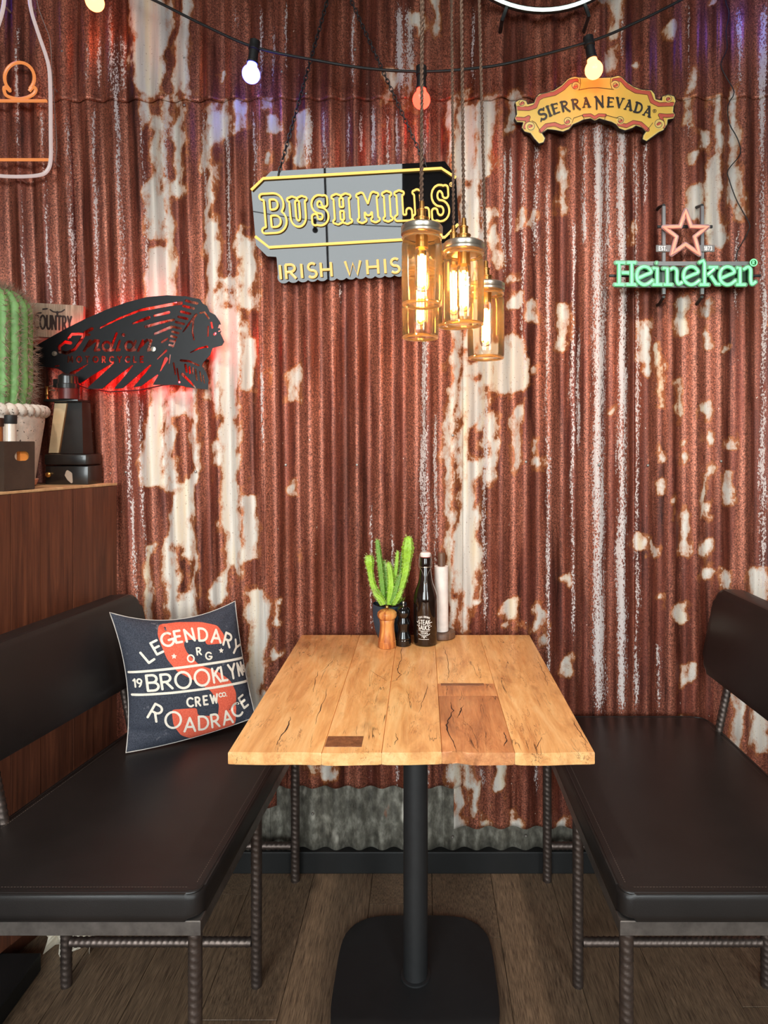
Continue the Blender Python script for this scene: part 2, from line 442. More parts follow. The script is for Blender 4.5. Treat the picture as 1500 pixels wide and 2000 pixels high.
def galv_mat():
    m, nt, b = newmat('galvanised_corrugated_iron')
    g = N(nt, 'ShaderNodeNewGeometry'); mp = N(nt, 'ShaderNodeMapping'); mp.inputs['Scale'].default_value = (1, 1, 0.55); L(nt, g.outputs['Position'], mp.inputs['Vector'])
    v = mp.outputs[0]
    c = ramp(nt, noise(nt, v, 40, 5, 0.65), [(0.3, lin(54, 51, 45)), (0.5, lin(98, 94, 84)), (0.72, lin(150, 146, 134))])
    c = mixc(nt, ramp(nt, noise(nt, v, 9, 3), [(0.62, (0, 0, 0)), (0.7, (1, 1, 1))]), c, lin(205, 198, 184))
    c = mixc(nt, ramp(nt, noise(nt, v, 6.3, 4), [(0.68, (0, 0, 0)), (0.73, (1, 1, 1))]), c, lin(150, 84, 52))
    L(nt, c, b.inputs['Base Color']); b.inputs['Roughness'].default_value = 0.6; b.inputs['Metallic'].default_value = 0.15
    return m
def wood_floor_mat():
    m, nt, b = newmat('grey_brown_oak_floor')
    v = objvec(nt, (14, 1.2, 1), True)
    g = noise(nt, v, 6, 6, 0.65, 0.6); fine = noise(nt, objvec(nt, (160, 5, 1), True), 3, 3, 0.7)
    c = ramp(nt, g, [(0.28, lin(56, 42, 32)), (0.5, lin(96, 75, 57)), (0.72, lin(132, 106, 81))])
    c = mixc(nt, 0.55, c, ramp(nt, fine, [(0.34, lin(50, 38, 30)), (0.64, lin(166, 138, 110))]))
    kn = noise(nt, objvec(nt, (5, 1.2, 1), True), 3.2, 2)
    c = mixc(nt, ramp(nt, kn, [(0.66, (0, 0, 0)), (0.8, (0.8, 0.8, 0.8))]), c, lin(40, 30, 25))
    L(nt, c, b.inputs['Base Color']); b.inputs['Roughness'].default_value = 0.5; bump(nt, b, fine, 0.2, 0.001)
    return m
def wood_mat(name, c0, c1, c2, sx=22, sy=1.6, rough=0.5, cracks=0.0, axis=1, rnd=True, hue=None):
    m, nt, b = newmat(name)
    def sc(a, l): return tuple(l if i == axis else a for i in range(3))
    g = noise(nt, objvec(nt, sc(sx, sy), rnd), 2.2, 6, 0.62, 1.2)
    fine = noise(nt, objvec(nt, sc(sx*9, sy*3), rnd), 2.0, 3, 0.7)
    c = ramp(nt, g, [(0.28, c0), (0.5, c1), (0.7, c2)])
    c = mixc(nt, 0.28, c, ramp(nt, fine, [(0.3, c0), (0.7, c2)]))
    if cracks:
        bl = noise(nt, objvec(nt, sc(5, 2.2), rnd), 2.0, 4, 0.6)
        c = mixc(nt, ramp(nt, bl, [(0.58, (0, 0, 0)), (0.74, (0.75, 0.75, 0.75))]), c, lin(150, 88, 44))
        r1 = noise(nt, objvec(nt, sc(13, 1.1), rnd), 2.3, 4, 0.5, 0.5)
        cr = math_(nt, 'ABSOLUTE', math_(nt, 'SUBTRACT', r1, 0.5))
        gate = noise(nt, objvec(nt, sc(6, 3), rnd), 2.0, 2)
        k = math_(nt, 'MULTIPLY', ramp(nt, cr, [(0.0, (1, 1, 1)), (0.003*cracks, (0.6, 0.6, 0.6)), (0.007*cracks, (0, 0, 0))]), ramp(nt, gate, [(0.52, (0, 0, 0)), (0.6, (1, 1, 1))]))
        c = mixc(nt, k, c, lin(66, 36, 20))
        r2 = noise(nt, objvec(nt, sc(34, 5), rnd), 2.1, 4, 0.6, 1.0); g2 = noise(nt, objvec(nt, sc(11, 4), rnd), 1.7, 2)
        k2 = math_(nt, 'MULTIPLY', ramp(nt, math_(nt, 'ABSOLUTE', math_(nt, 'SUBTRACT', r2, 0.5)), [(0.0, (1, 1, 1)), (0.018, (0, 0, 0))]), ramp(nt, g2, [(0.5, (0, 0, 0)), (0.62, (0.8, 0.8, 0.8))]))
        c = mixc(nt, k2, c, lin(140, 78, 40))
    L(nt, c, b.inputs['Base Color']); b.inputs['Roughness'].default_value = rough
    bump(nt, b, fine, 0.15, 0.001)
    MATS[name] = m; return m
M_RUST = rust_mat(); M_GALV = galv_mat(); M_FLOOR = wood_floor_mat()
M_TABLE = wood_mat('golden_reclaimed_wood', lin(198, 128, 70), lin(236, 174, 108), lin(250, 204, 142), 9, 2.0, 0.42, 1.0)
M_TABLE2 = wood_mat('weathered_red_brown_wood', lin(136, 80, 50), lin(206, 132, 80), lin(232, 166, 108), 9, 2.0, 0.5, 1.3)
M_TABLE3 = wood_mat('dark_inlay_wood', lin(88, 52, 34), lin(128, 78, 48), lin(160, 104, 66), 30, 30, 0.5)
M_CAB = wood_mat('dark_stained_planks', lin(50, 26, 18), lin(84, 45, 30), lin(112, 64, 42), 26, 1.2, 0.45, axis=2)
M_CABTOP = wood_mat('raw_wood_edge', lin(140, 100, 66), lin(182, 140, 98), lin(204, 166, 122), 3, 12, 0.6)
M_BLACKPAINT = plain('black_painted_wood', lin(26, 26, 26), 0.55, spec=0.3, var=0.15, vscale=12)
M_PLASTER = plain('dark_plaster', lin(120, 112, 104), 0.85, var=0.06, vscale=6)
M_CEIL = plain('pale_ceiling_paint', lin(150, 146, 140), 0.9, var=0.04, vscale=5)
def leather_mat():
    m, nt, b = newmat('black_brown_leather')
    v = objvec(nt)
    L(nt, ramp(nt, noise(nt, v, 7, 3), [(0.3, lin(24, 21, 20)), (0.7, lin(31, 27, 26))]), b.inputs['Base Color'])
    b.inputs['Roughness'].default_value = 0.42; b.inputs['Specular IOR Level'].default_value = 0.42
    vo = N(nt, 'ShaderNodeTexVoronoi'); vo.inputs['Scale'].default_value = 520; L(nt, v, vo.inputs['Vector'])
    bump(nt, b, vo.outputs[0], 0.12, 0.0006)
    return m
M_LEATHER = leather_mat()
M_STEEL = plain('raw_steel_bar', lin(120, 114, 110), 0.4, 0.85, 0.25, 40)
M_REBAR = plain('raw_ribbed_steel', lin(96, 84, 78), 0.42, 0.8, 0.3, 60)
M_BLACKMETAL = plain('matt_black_metal', lin(33, 33, 34), 0.5, 0.0, 0.12, 40)
M_BLACKPLASTIC = plain('black_rubber', lin(28, 28, 28), 0.55, 0, 0.1, 40)
M_BRASS = plain('aged_brass', lin(190, 140, 78), 0.3, 0.95, 0.15, 60)
M_TIN = plain('silver_tin', lin(200, 190, 175), 0.3, 0.9, 0.1, 60)
M_SCREW = plain('zinc_screw', lin(150, 145, 138), 0.4, 0.8)

# ================================================================== SETTING
WY = 1.975; AMP = 0.009; PITCH = 0.076; RID = 0.5502; SEAM = 2.41
XL, XR, ZT = -2.6, 2.6, 3.5
def shear_k(x):
    u = PX+x/WY*F
    return float(np.interp(u, [280, 520, 830], [0.040, 0.012, 0.0]))
# remains of pale paint on the sheets (photo pixels on the wall plane: u0,u1,v0,v1) and rusted-through spots
PAINT = [(275,300,203,262),(300,316,250,460),(322,362,203,330),(283,315,345,470),(318,331,250,425),(338,362,290,372),(322,348,420,452),(285,335,500,600),(322,338,440,560),
 (408,448,203,275),(460,474,203,262),(408,420,270,430),(404,432,430,700),(420,468,545,760),(465,490,440,520),(470,500,500,620),(470,505,640,760),
 (290,330,760,940),(330,380,760,1240),(300,330,560,760),(425,462,700,1130),(462,500,950,1090),(470,506,700,760),(405,425,690,800),(408,424,860,930),(436,470,1090,1150),(478,516,1155,1390),(410,440,1130,1190),
 (290,305,1060,1240),(330,345,1230,1330),
 (570,583,715,770),(573,591,955,986),(525,534,728,742),(586,597,1058,1076),(530,546,1205,1230),(535,551,1250,1276),(513,540,203,262),(512,530,300,340),(582,606,203,330),(556,566,290,330),
 (878,889,203,1240),(896,935,203,700),(896,938,700,1170),(936,966,203,350),(925,960,640,760),(966,978,435,520),(940,962,440,480),(990,1028,540,605),(990,1030,675,755),(955,1000,690,760),(1000,1028,790,820),(998,1012,820,920),(940,958,780,960),
 (903,920,1165,1232),(980,1015,1180,1238),(1040,1060,1195,1238),(1042,1060,895,921),(1043,1050,850,882),(1041,1050,705,738),(1040,1058,575,630),(1095,1112,590,680),(1035,1051,408,450),(1018,1028,405,450),(1092,1101,285,450),
 (1188,1197,785,800),(1283,1293,690,805),(1325,1338,748,802),(1380,1396,774,796),(1380,1395,824,872),(1284,1292,855,892),(1333,1341,838,862),(1333,1346,888,922),(1285,1297,950,992),(1377,1386,952,1004),(1422,1435,936,986),(1424,1436,855,890),(1388,1400,920,944),
 (1240,1268,1043,1069),(1324,1343,995,1074),(1375,1396,1043,1072),(1374,1400,1092,1122),(1405,1428,1105,1150),(1465,1502,1100,1180),(1325,1345,1183,1222),(1100,1110,1128,1148),(1285,1296,1160,1180),
 (1340,1375,370,432),(1380,1406,300,472),(1330,1351,570,662),(1378,1398,604,636),(1380,1393,660,677),(1243,1270,618,722),(1230,1243,443,478),(1428,1446,285,425),(1488,1502,600,642),(1412,1421,660,692),(1335,1350,200,245),(1390,1406,188,292),(1364,1376,245,295),(1426,1442,190,292),(1330,1350,290,330),
 (992,1012,198,240),(1180,1260,232,250),(1330,1345,1310,1330),(1425,1450,1320,1480),(1470,1500,1380,1460),(1335,1345,1380,1400),
 (600,612,1486,1532),(625,641,1484,1536),(880,898,1470,1612),(905,921,1470,1522),(914,926,1520,1582),(955,985,1470,1560),(1000,1022,1568,1612),(1085,1108,1580,1618),(940,960,1590,1612),(1100,1116,1290,1326),(1340,1356,1300,1326),
 (258,330,-400,196),(350,374,-60,192),(418,426,124,146),(805,830,14,52),(850,866,-80,62),(746,761,148,196),(794,806,148,196),(1188,1206,-80,62),(1190,1204,75,152),(1295,1311,40,86),(1240,1250,124,142),(1345,1361,130,176),(1394,1406,-40,16),
 (-140,-90,300,900),(-260,-200,200,700),(-400,-350,600,1400),(1560,1620,300,700),(1700,1750,500,1300),(1600,1640,900,1200),(1900,1960,300,900),(600,640,-500,-120),(1000,1050,-420,-100),(1420,1450,-300,-60)]
RUSTED = [(327,346,278,346),(345,371,822,932),(355,372,1064,1081),(357,374,1094,1162),(302,338,946,1062),(305,326,1076,1240),(328,350,68,196),(296,312,210,250),(338,350,205,270),(418,440,208,232),(422,440,560,580),(446,458,580,592),(440,460,598,612),(444,464,1100,1180),
 (382,398,203,1400),(912,932,710,742),(912,936,822,890),(918,938,940,1000),(926,936,1110,1150),(905,915,350,372),(950,965,380,420)]
STREAK = [(34,3,40,620),(82,4,203,640),(130,5,203,640),(178,5,203,700),(226,6,60,1240),(274,4,203,700),(321,4,203,460),(398,4,203,460),(442,5,203,620),(493,4,203,420),(510,4,0,190),(250,4,700,1240),
 (583,5,203,330),(605,8,203,340),(636,5,203,420),(681,5,203,330),(706,4,203,330),(730,6,203,330),(757,4,203,360),(775,4,203,330),(606,4,330,560),(660,4,540,600),(830,8,640,1240),(829,6,200,330),(852,4,800,1240),(945,6,780,1240),(941,5,230,620),
 (985,4,280,560),(997,5,280,540),(1022,4,300,760),(1045,6,230,520),(1070,5,340,1400),(1071,5,760,1400),(1120,5,420,1260),(1140,6,230,500),(1169,13,230,1410),(1188,6,230,520),(1214,10,230,1410),(1243,5,280,1400),(1262,4,200,420),(1287,5,1240,1400),(1345,4,0,300),(1438,5,440,640),(1490,7,0,1180),(1130,4,640,900),
 (780,8,0,190),(800,8,0,190),(925,4,0,190),(560,4,0,150),(460,4,0,70),(535,4,40,180),(690,3,0,190),(1215,6,0,150),(1445,6,0,200),(1490,8,0,200),(170,6,60,190),(193,5,60,190),(215,6,0,200),(240,7,60,200),(415,5,600,760),(460,4,720,760),(505,4,700,900),
 (720,3,960,1240),(763,3,1020,1240),(775,4,1360,1560),(834,5,1480,1640),(877,4,1480,1600),(1048,5,1480,1560),(940,5,1480,1560)]
def wall_fields(X, Y, Z, Xtop):
    U = PX+X/Y*F; V = PY+(CZ-Z)/Y*F; U0 = PX+Xtop/Y*F
    rw = random.Random(11); wu = np.zeros(U.shape); wv = np.zeros(U.shape)
    for lam, au, av in ((260, 6, 16), (120, 5, 14), (60, 4, 10), (33, 3, 6), (19, 2, 4)):      # ragged, wandering outlines
        for _ in range(3):
            a = rw.uniform(0, 6.28); b_ = rw.uniform(0, 6.28); kx = 2*PI/lam*math.cos(a); ky = 2*PI/lam*math.sin(a)*0.7
            wu += au*0.48*np.sin(kx*U+ky*V+b_); wv += av*0.48*np.sin(kx*V+ky*U+b_*1.7)
    UW, VW = U+wu, V+wv
    def box(u0, u1, v0, v1):
        r_ = 0.9*min(u1-u0, v1-v0)/2
        qx = np.abs(UW-(u0+u1)/2)-(u1-u0)/2+r_; qy = np.abs(VW-(v0+v1)/2)-(v1-v0)/2+r_
        return np.sqrt(np.maximum(qx, 0)**2+np.maximum(qy, 0)**2)+np.minimum(np.maximum(qx, qy), 0)-r_
    p = np.zeros(X.shape)
    for r in PAINT: p = np.maximum(p, np.clip(0.53-box(*r)/34, 0, 1))
    for r in RUSTED: p = np.minimum(p, np.clip(0.5+box(*r)/30, 0, 1))
    s = np.zeros(X.shape)
    for (u, w, v0, v1) in STREAK:
        e = np.clip((V-v0)/30, 0, 1)*np.clip((v1-V)/40, 0, 1)
        s = np.maximum(s, np.clip(1.3-np.abs(U0+0.25*wu-u)/w, 0, 1)*e*(0.95 if w >= 8 else 0.72))
    return p, s
def sheet(parent, x0, x1, z0, z1, yoff, mat, fields=True, scallop=0.0):
    nx = int(round((x1-x0)/0.0052)); nz = max(3, int(round((z1-z0)/(0.012 if fields else 0.05))))
    xs = np.linspace(x0, x1, nx+1); zs = np.linspace(z0, z1, nz+1)
    X0, Z = np.meshgrid(xs, zs, indexing='ij')
    ph = np.cos((X0-RID)/PITCH*2*PI)
    Y = WY-yoff-AMP*ph
    sh = np.array([shear_k(x) for x in xs])[:, None]*(SEAM-Z)
    if z1 > SEAM+0.05: sh = sh*0.0
    X = X0+sh
    V = np.stack([X.ravel(), Y.ravel(), Z.ravel()], 1)
    idx = np.arange((nx+1)*(nz+1)).reshape(nx+1, nz+1)
    Fq = np.stack([idx[:-1,:-1].ravel(), idx[1:,:-1].ravel(), idx[1:,1:].ravel(), idx[:-1,1:].ravel()], 1)
    me = bpy.data.meshes.new('metal_sheet'); org = ORG[parent.name]
    me.from_pydata((V-np.array(org)).tolist(), [], Fq.tolist()); me.update()
    me.polygons.foreach_set('use_smooth', [True]*len(me.polygons))
    if fields:
        p, s = wall_fields(X.ravel(), Y.ravel(), Z.ravel(), X0.ravel())
        for nm, d in (('paint', p), ('streak', s)):
            a = me.attributes.new(nm, 'FLOAT', 'POINT'); a.data.foreach_set('value', d.astype(np.float32))
    me.materials.append(mat)
    o = bpy.data.objects.new('metal_sheet', me); COL.objects.link(o); o.parent = parent; ORG[o.name] = org
    md = o.modifiers.new('gauge', 'SOLIDIFY'); md.thickness = 0.0008; md.offset = -1
    return o
wall_back = struct('wall_back', G().box((XL-0.1, WY+0.022, 0), (XR+0.1, WY+0.14, ZT)), M_PLASTER, label='wall clad in rusted corrugated iron sheets')
def ux(u): return (u-PX)/F*WY
cuts = [XL, ux(-250), ux(120), ux(505), ux(886), ux(1240), ux(1600), XR]
ends = [0.2, 0.2, 0.2, 0.262, 0.135, 0.135, 0.135]       # lower edge of each rusted sheet
for i in range(len(cuts)-1):
    a, b_ = cuts[i], cuts[i+1]+(0.03 if i < len(cuts)-2 else 0)
    zl = ends[i] if i != 3 else 0.262
    sheet(wall_back, a, b_, zl, SEAM+0.04, 0.0020+0.0012*(i % 2), M_RUST)
up = [XL, ux(-60), ux(420), ux(930), ux(1380), XR]
for i in range(len(up)-1):
    sheet(wall_back, up[i], up[i+1]+(0.03 if i < 4 else 0), SEAM-0.004+0.012*i/4, ZT-0.02, 0.0052+0.0012*(i % 2), M_RUST)
for i, (a, b_) in enumerate([(XL, ux(0)), (ux(0), ux(505)), (ux(505), ux(862)), (ux(862), ux(1300)), (ux(1300), XR)]):
    sheet(wall_back, a, b_+0.01, 0.062, 0.33, 0.0, M_GALV, fields=False)
# screws through the sheets
def screw(u, v):
    y = WY-AMP-0.005; p = P(u, v, y); k = round((p.x-shear_k(p.x)*(SEAM-p.z)-RID)/PITCH); 
    x = RID+k*PITCH; x += shear_k(x)*(SEAM-p.z) if p.z < SEAM else 0
    g = G().lathe([(0.0045, 0), (0.0045, 0.001), (0.003, 0.003), (0, 0.0034)], n=8)
    g.xf(Matrix.Translation((x, y+0.001, p.z)) @ Matrix.Rotation(PI/2, 4, 'X'))
    part('screw', g, M_SCREW, wall_back)
for u, v in [(113,100),(378,205),(355,113),(545,140),(595,183),(690,97),(540,908),(680,908),(262,922),(400,921),(1012,902),(1155,908),(1253,909),(1398,901),(1140,218),(893,850),(622,1590),(878,1635),(1020,1633)]: screw(u, v)

floor = struct('floor', G().box((XL, YF, -0.06), (XR, WY+0.02, -0.004)), M_BLACKPAINT, label='floor of grey brown oak planks')
PWID = 0.183; PLEN = 1.22
gpl = G().rbox((-PWID/2+0.0006, 0.0006, -0.006), (PWID/2-0.0006, PLEN-0.0006, 0), 0.0012, 1)
pl0 = None; k = 0
xx = ux(615)-PWID*12.5
while xx < XR+PWID:
    off = random.random()*PLEN
    for r in range(-1, 6):
        y0 = YF+r*PLEN-off+0.4
        ya, yb = max(y0, YF), min(y0+PLEN, WY+0.018)
        if yb-ya < 0.05 or xx-PWID/2 > XR or xx+PWID/2 < XL: continue
        if pl0 is None:
            pl0 = part('plank', gpl, M_FLOOR, floor, smooth=False); o = pl0
        else:
            o = pl0.copy(); COL.objects.link(o); o.parent = floor
        o.location = (xx, ya, 0); o.scale = (1, (yb-ya)/PLEN, 1)
    xx += PWID
struct('baseboard_back', G().rbox((XL, 1.957, 0.0), (XR, WY+0.02, 0.068), 0.003), M_BLACKPAINT, label='black skirting board below the corrugated sheets')
struct('ceiling', G().box((XL-0.1, YF-0.1, ZT), (XR+0.1, WY+0.14, ZT+0.1)), M_CEIL, label='plain ceiling')
struct('wall_left', G().box((XL-0.1, YF-0.1, 0), (XL, WY+0.02, ZT)), M_PLASTER, label='plain side wall')
struct('wall_right', G().box((XR, YF-0.1, 0), (XR+0.1, WY+0.02, ZT)), M_PLASTER, label='plain side wall')
g = G(); yw0, yw1 = YF-0.12, YF
g.box((XL, yw0, 0), (XR, yw1, 0.45)); g.box((XL, yw0, 3.4), (XR, yw1, ZT))
g.box((XL, yw0, 0.45), (WINS[0][0], yw1, 3.4)); g.box((WINS[0][1], yw0, 0.45), (WINS[1][0], yw1, 3.4)); g.box((WINS[1][1], yw0, 0.45), (XR, yw1, 3.4))
struct('wall_front', g, plain('dark_street_wall', lin(64, 58, 54), 0.8), label='dark wall with tall shop windows')
M_PANE = thin_glass('window_pane_glass', (0.96, 0.98, 0.97))
for i, (x0, x1, z0, z1) in enumerate(WINS):
    g = G(); t = 0.04
    g.box((x0, YF-0.08, z0), (x1, YF-0.02, z0+t)); g.box((x0, YF-0.08, z1-t), (x1, YF-0.02, z1)); g.box((x0, YF-0.08, z0+t), (x0+t, YF-0.02, z1-t)); g.box((x1-t, YF-0.08, z0+t), (x1, YF-0.02, z1-t))
    xm = -0.98 if i == 0 else (x0+x1)/2
    g.box((xm-0.009, YF-0.08, z0+t), (xm+0.009, YF-0.02, z1-t))
    w = struct('window_%d' % (i+1), g, M_BLACKMETAL, label='tall shop window in a thin black frame')
    for a, c in ((x0+t, xm-0.009), (xm+0.009, x1-t)): part('pane', G().box((a, YF-0.053, z0+t), (c, YF-0.047, z1-t)), M_PANE, w, smooth=False)

struct('pavement', G().box((-30, -45, -0.2), (30, YF-0.13, -0.15)), plain('grey_street_paving', lin(118, 116, 112), 0.9, var=0.1, vscale=2), label='grey street paving outside the shop windows')

# ================================================================== TABLE
TZ = 0.75; TX0, TX1, TY0, TY1 = -0.371, 0.329, 1.2, 1.936; TT = 0.024
table = thing('dining_table', 'square reclaimed wood table top on a black pedestal between two benches', 'table', (-0.017, 1.57, 0))
def board(x0, x1, y0, y1, mat, name='plank', dz=0.0):
    """board with wandering front edge"""
    g = G(); n = 14; front = []
    for i in range(n+1):
        x = x0+(x1-x0)*i/n; y = y0
        if abs(y0-TY0) < 1e-6: y += 0.0016*math.sin(x*19+1.3)+0.0012*math.sin(x*47)+(0.010*max(0, 1-abs(x-0.066)/0.014))
        front.append((x, y))
    poly = front+[(x1, y1), (x0, y1)]
    g.prism(poly, TZ-TT, TZ+dz, 0.0022, 2)
    return part(name, g, mat, table, smooth=True, angle=0.5)
e = 0.0004
board(TX0, -0.192, TY0, TY1, M_TABLE); board(-0.192+e, -0.078, TY0, TY1, M_TABLE); board(-0.078+e, 0.037, TY0, TY1, M_TABLE)
board(0.037+e, 0.176, TY0, 1.470, M_TABLE2); board(0.037+e, 0.176, 1.4705, 1.545, M_TABLE2); board(0.037+e, 0.176, 1.5455, TY1, M_TABLE); board(0.176+e, TX1, TY0, TY1, M_TABLE)
part('inlay', G().rbox((-0.190, 1.222, TZ-0.004), (-0.118, 1.266, TZ+0.0006), 0.0004, 1), M_TABLE3, table, label='dark wood inlay patch')
part('inlay', G().rbox((0.045, 1.530, TZ-0.004), (0.150, 1.545, TZ+0.0006), 0.0004, 1), M_TABLE3, table, label='dark wood inlay strip')
M_CRACK = plain('open_split_in_wood', lin(60, 32, 18), 0.9)
def crack(pts, w):
    """an open split: sunken dark sliver following pixel points on the top"""
    q = []; rj = random.Random(int(pts[0][0])); w *= 0.55; dense = []
    for i in range(len(pts)-1):
        for k in range(4): dense.append((pts[i][0]+(pts[i+1][0]-pts[i][0])*k/4+rj.uniform(-1.6, 1.6), pts[i][1]+(pts[i+1][1]-pts[i][1])*k/4+rj.uniform(-0.6, 0.6)))
    pts = dense+[pts[-1]]
    for (u, v) in pts:
        d = (CZ-TZ)*F/(v-PY); q.append(((u-PX)/F*d, d))
    g = G(); n = len(q)
    for i, (x, y) in enumerate(q):
        ww = w*(0.15+0.85*math.sin(PI*(i+0.5)/n))*rj.uniform(0.6, 1.5); g.v += [(x-ww, y, TZ+0.0003), (x+ww, y, TZ+0.0003)]
    for i in range(n-1): g.f.append((2*i, 2*i+1, 2*i+3, 2*i+2))
    part('split', g, M_CRACK, table, smooth=False)
crack([(788,1264),(782,1270),(783,1288),(778,1300),(776,1312),(784,1318),(774,1328),(760,1333)], 0.0018)
crack([(892,1470),(884,1448),(872,1425),(874,1408),(885,1388),(880,1372)], 0.0026)
crack([(835,1335),(832,1352),(826,1368),(818,1392)], 0.0014)
crack([(640,1345),(632,1370),(622,1395),(616,1415)], 0.0013); crack([(568,1400),(562,1420),(548,1440),(540,1455)], 0.0022)
crack([(650,1290),(640,1300),(628,1312)], 0.0011); crack([(622,1310),(615,1330),(612,1352)], 0.0011); crack([(725,1310),(738,1320),(756,1330)], 0.001)
crack([(866,1262),(872,1280),(878,1312),(874,1330)], 0.0012); crack([(1050,1290),(1062,1315),(1070,1340)], 0.001); crack([(1118,1405),(1128,1425),(1148,1452)], 0.0013); crack([(905,1378),(898,1390),(893,1402)], 0.0022)
crack([(770,1455),(776,1444),(772,1432)], 0.001); crack([(985,1430),(990,1445),(984,1458)], 0.002); crack([(1045,1462),(1058,1440)], 0.0012)
part('column', G().lathe([(0.0305, 0.012), (0.0305, TZ-TT-0.006)], (-0.017, 1.57, 0), 32), M_BLACKMETAL, table)
part('collar', G().lathe([(0.037, 0.012), (0.037, 0.016), (0.031, 0.018)], (-0.017, 1.57, 0), 32), M_BLACKMETAL, table)
part('mount_plate', G().rbox((-0.15, 1.44, TZ-TT-0.008), (0.116, 1.70, TZ-TT), 0.002), M_BLACKMETAL, table)
bp = []
for i in range(72):
    a = 2*PI*i/72; c, s = math.cos(a), math.sin(a); ex = 4.2
    rr = 0.2/((abs(c)**ex+abs(s)**ex)**(1/ex)); bp.append((-0.017+rr*c, 1.57+rr*s))
part('base', G().prism(bp, 0.0, 0.012, 0.003, 2), plain('matt_black_cast_base', lin(30, 30, 31), 0.6), table)

# ================================================================== BENCHES
SZ = 0.497; CT = 0.052
def round_poly(pts, rad, n=6):
    out = []
    m = len(pts)
    for i in range(m):
        p = Vector(pts[i]).to_2d(); a = Vector(pts[i-1]).to_2d(); b_ = Vector(pts[(i+1) % m]).to_2d()
        r = rad[i] if isinstance(rad, (list, tuple)) else rad
        da = (a-p).normalized(); db = (b_-p).normalized(); s = p+da*r; t = p+db*r
        for k in range(n+1):
            q = k/n; out.append(tuple(s*(1-q)**2+p*2*q*(1-q)+t*q*q))
    return out
def rebar_geo(length, r=0.0125):
    g = G(); n = 18; m = max(4, int(length/0.0028)); o = 0
    for i in range(m+1):
        z = length*i/m
        for k in range(n):
            a = 2*PI*k/n; half = 1 if math.sin(a) > 0 else -1
            w = math.cos(2*PI*z/0.0145+half*2.0*a)
            rr = r+0.0019*max(0, w)**2*(abs(math.sin(a))**0.5)+0.0012*(abs(math.cos(a)) > 0.97)
            g.v.append((rr*math.cos(a), rr*math.sin(a), z))
    for i in range(m):
        for k in range(n):
            a = i*n+k; b_ = i*n+(k+1) % n; g.f.append((a, b_, b_+n, a+n))
    g.f.append(tuple(range(n))[::-1]); g.f.append(tuple(m*n+k for k in range(n))); return g
def rebar(name, parent, p0, p1, r=0.0125, label=None):
    p0 = Vector(p0); p1 = Vector(p1); d = p1-p0; g = rebar_geo(d.length, r)
    g.xf(Matrix.Translation(p0) @ d.to_track_quat('Z', 'Y').to_matrix().to_4x4())
    return part(name, g, M_REBAR, parent, smooth=True, angle=1.2, label=label)
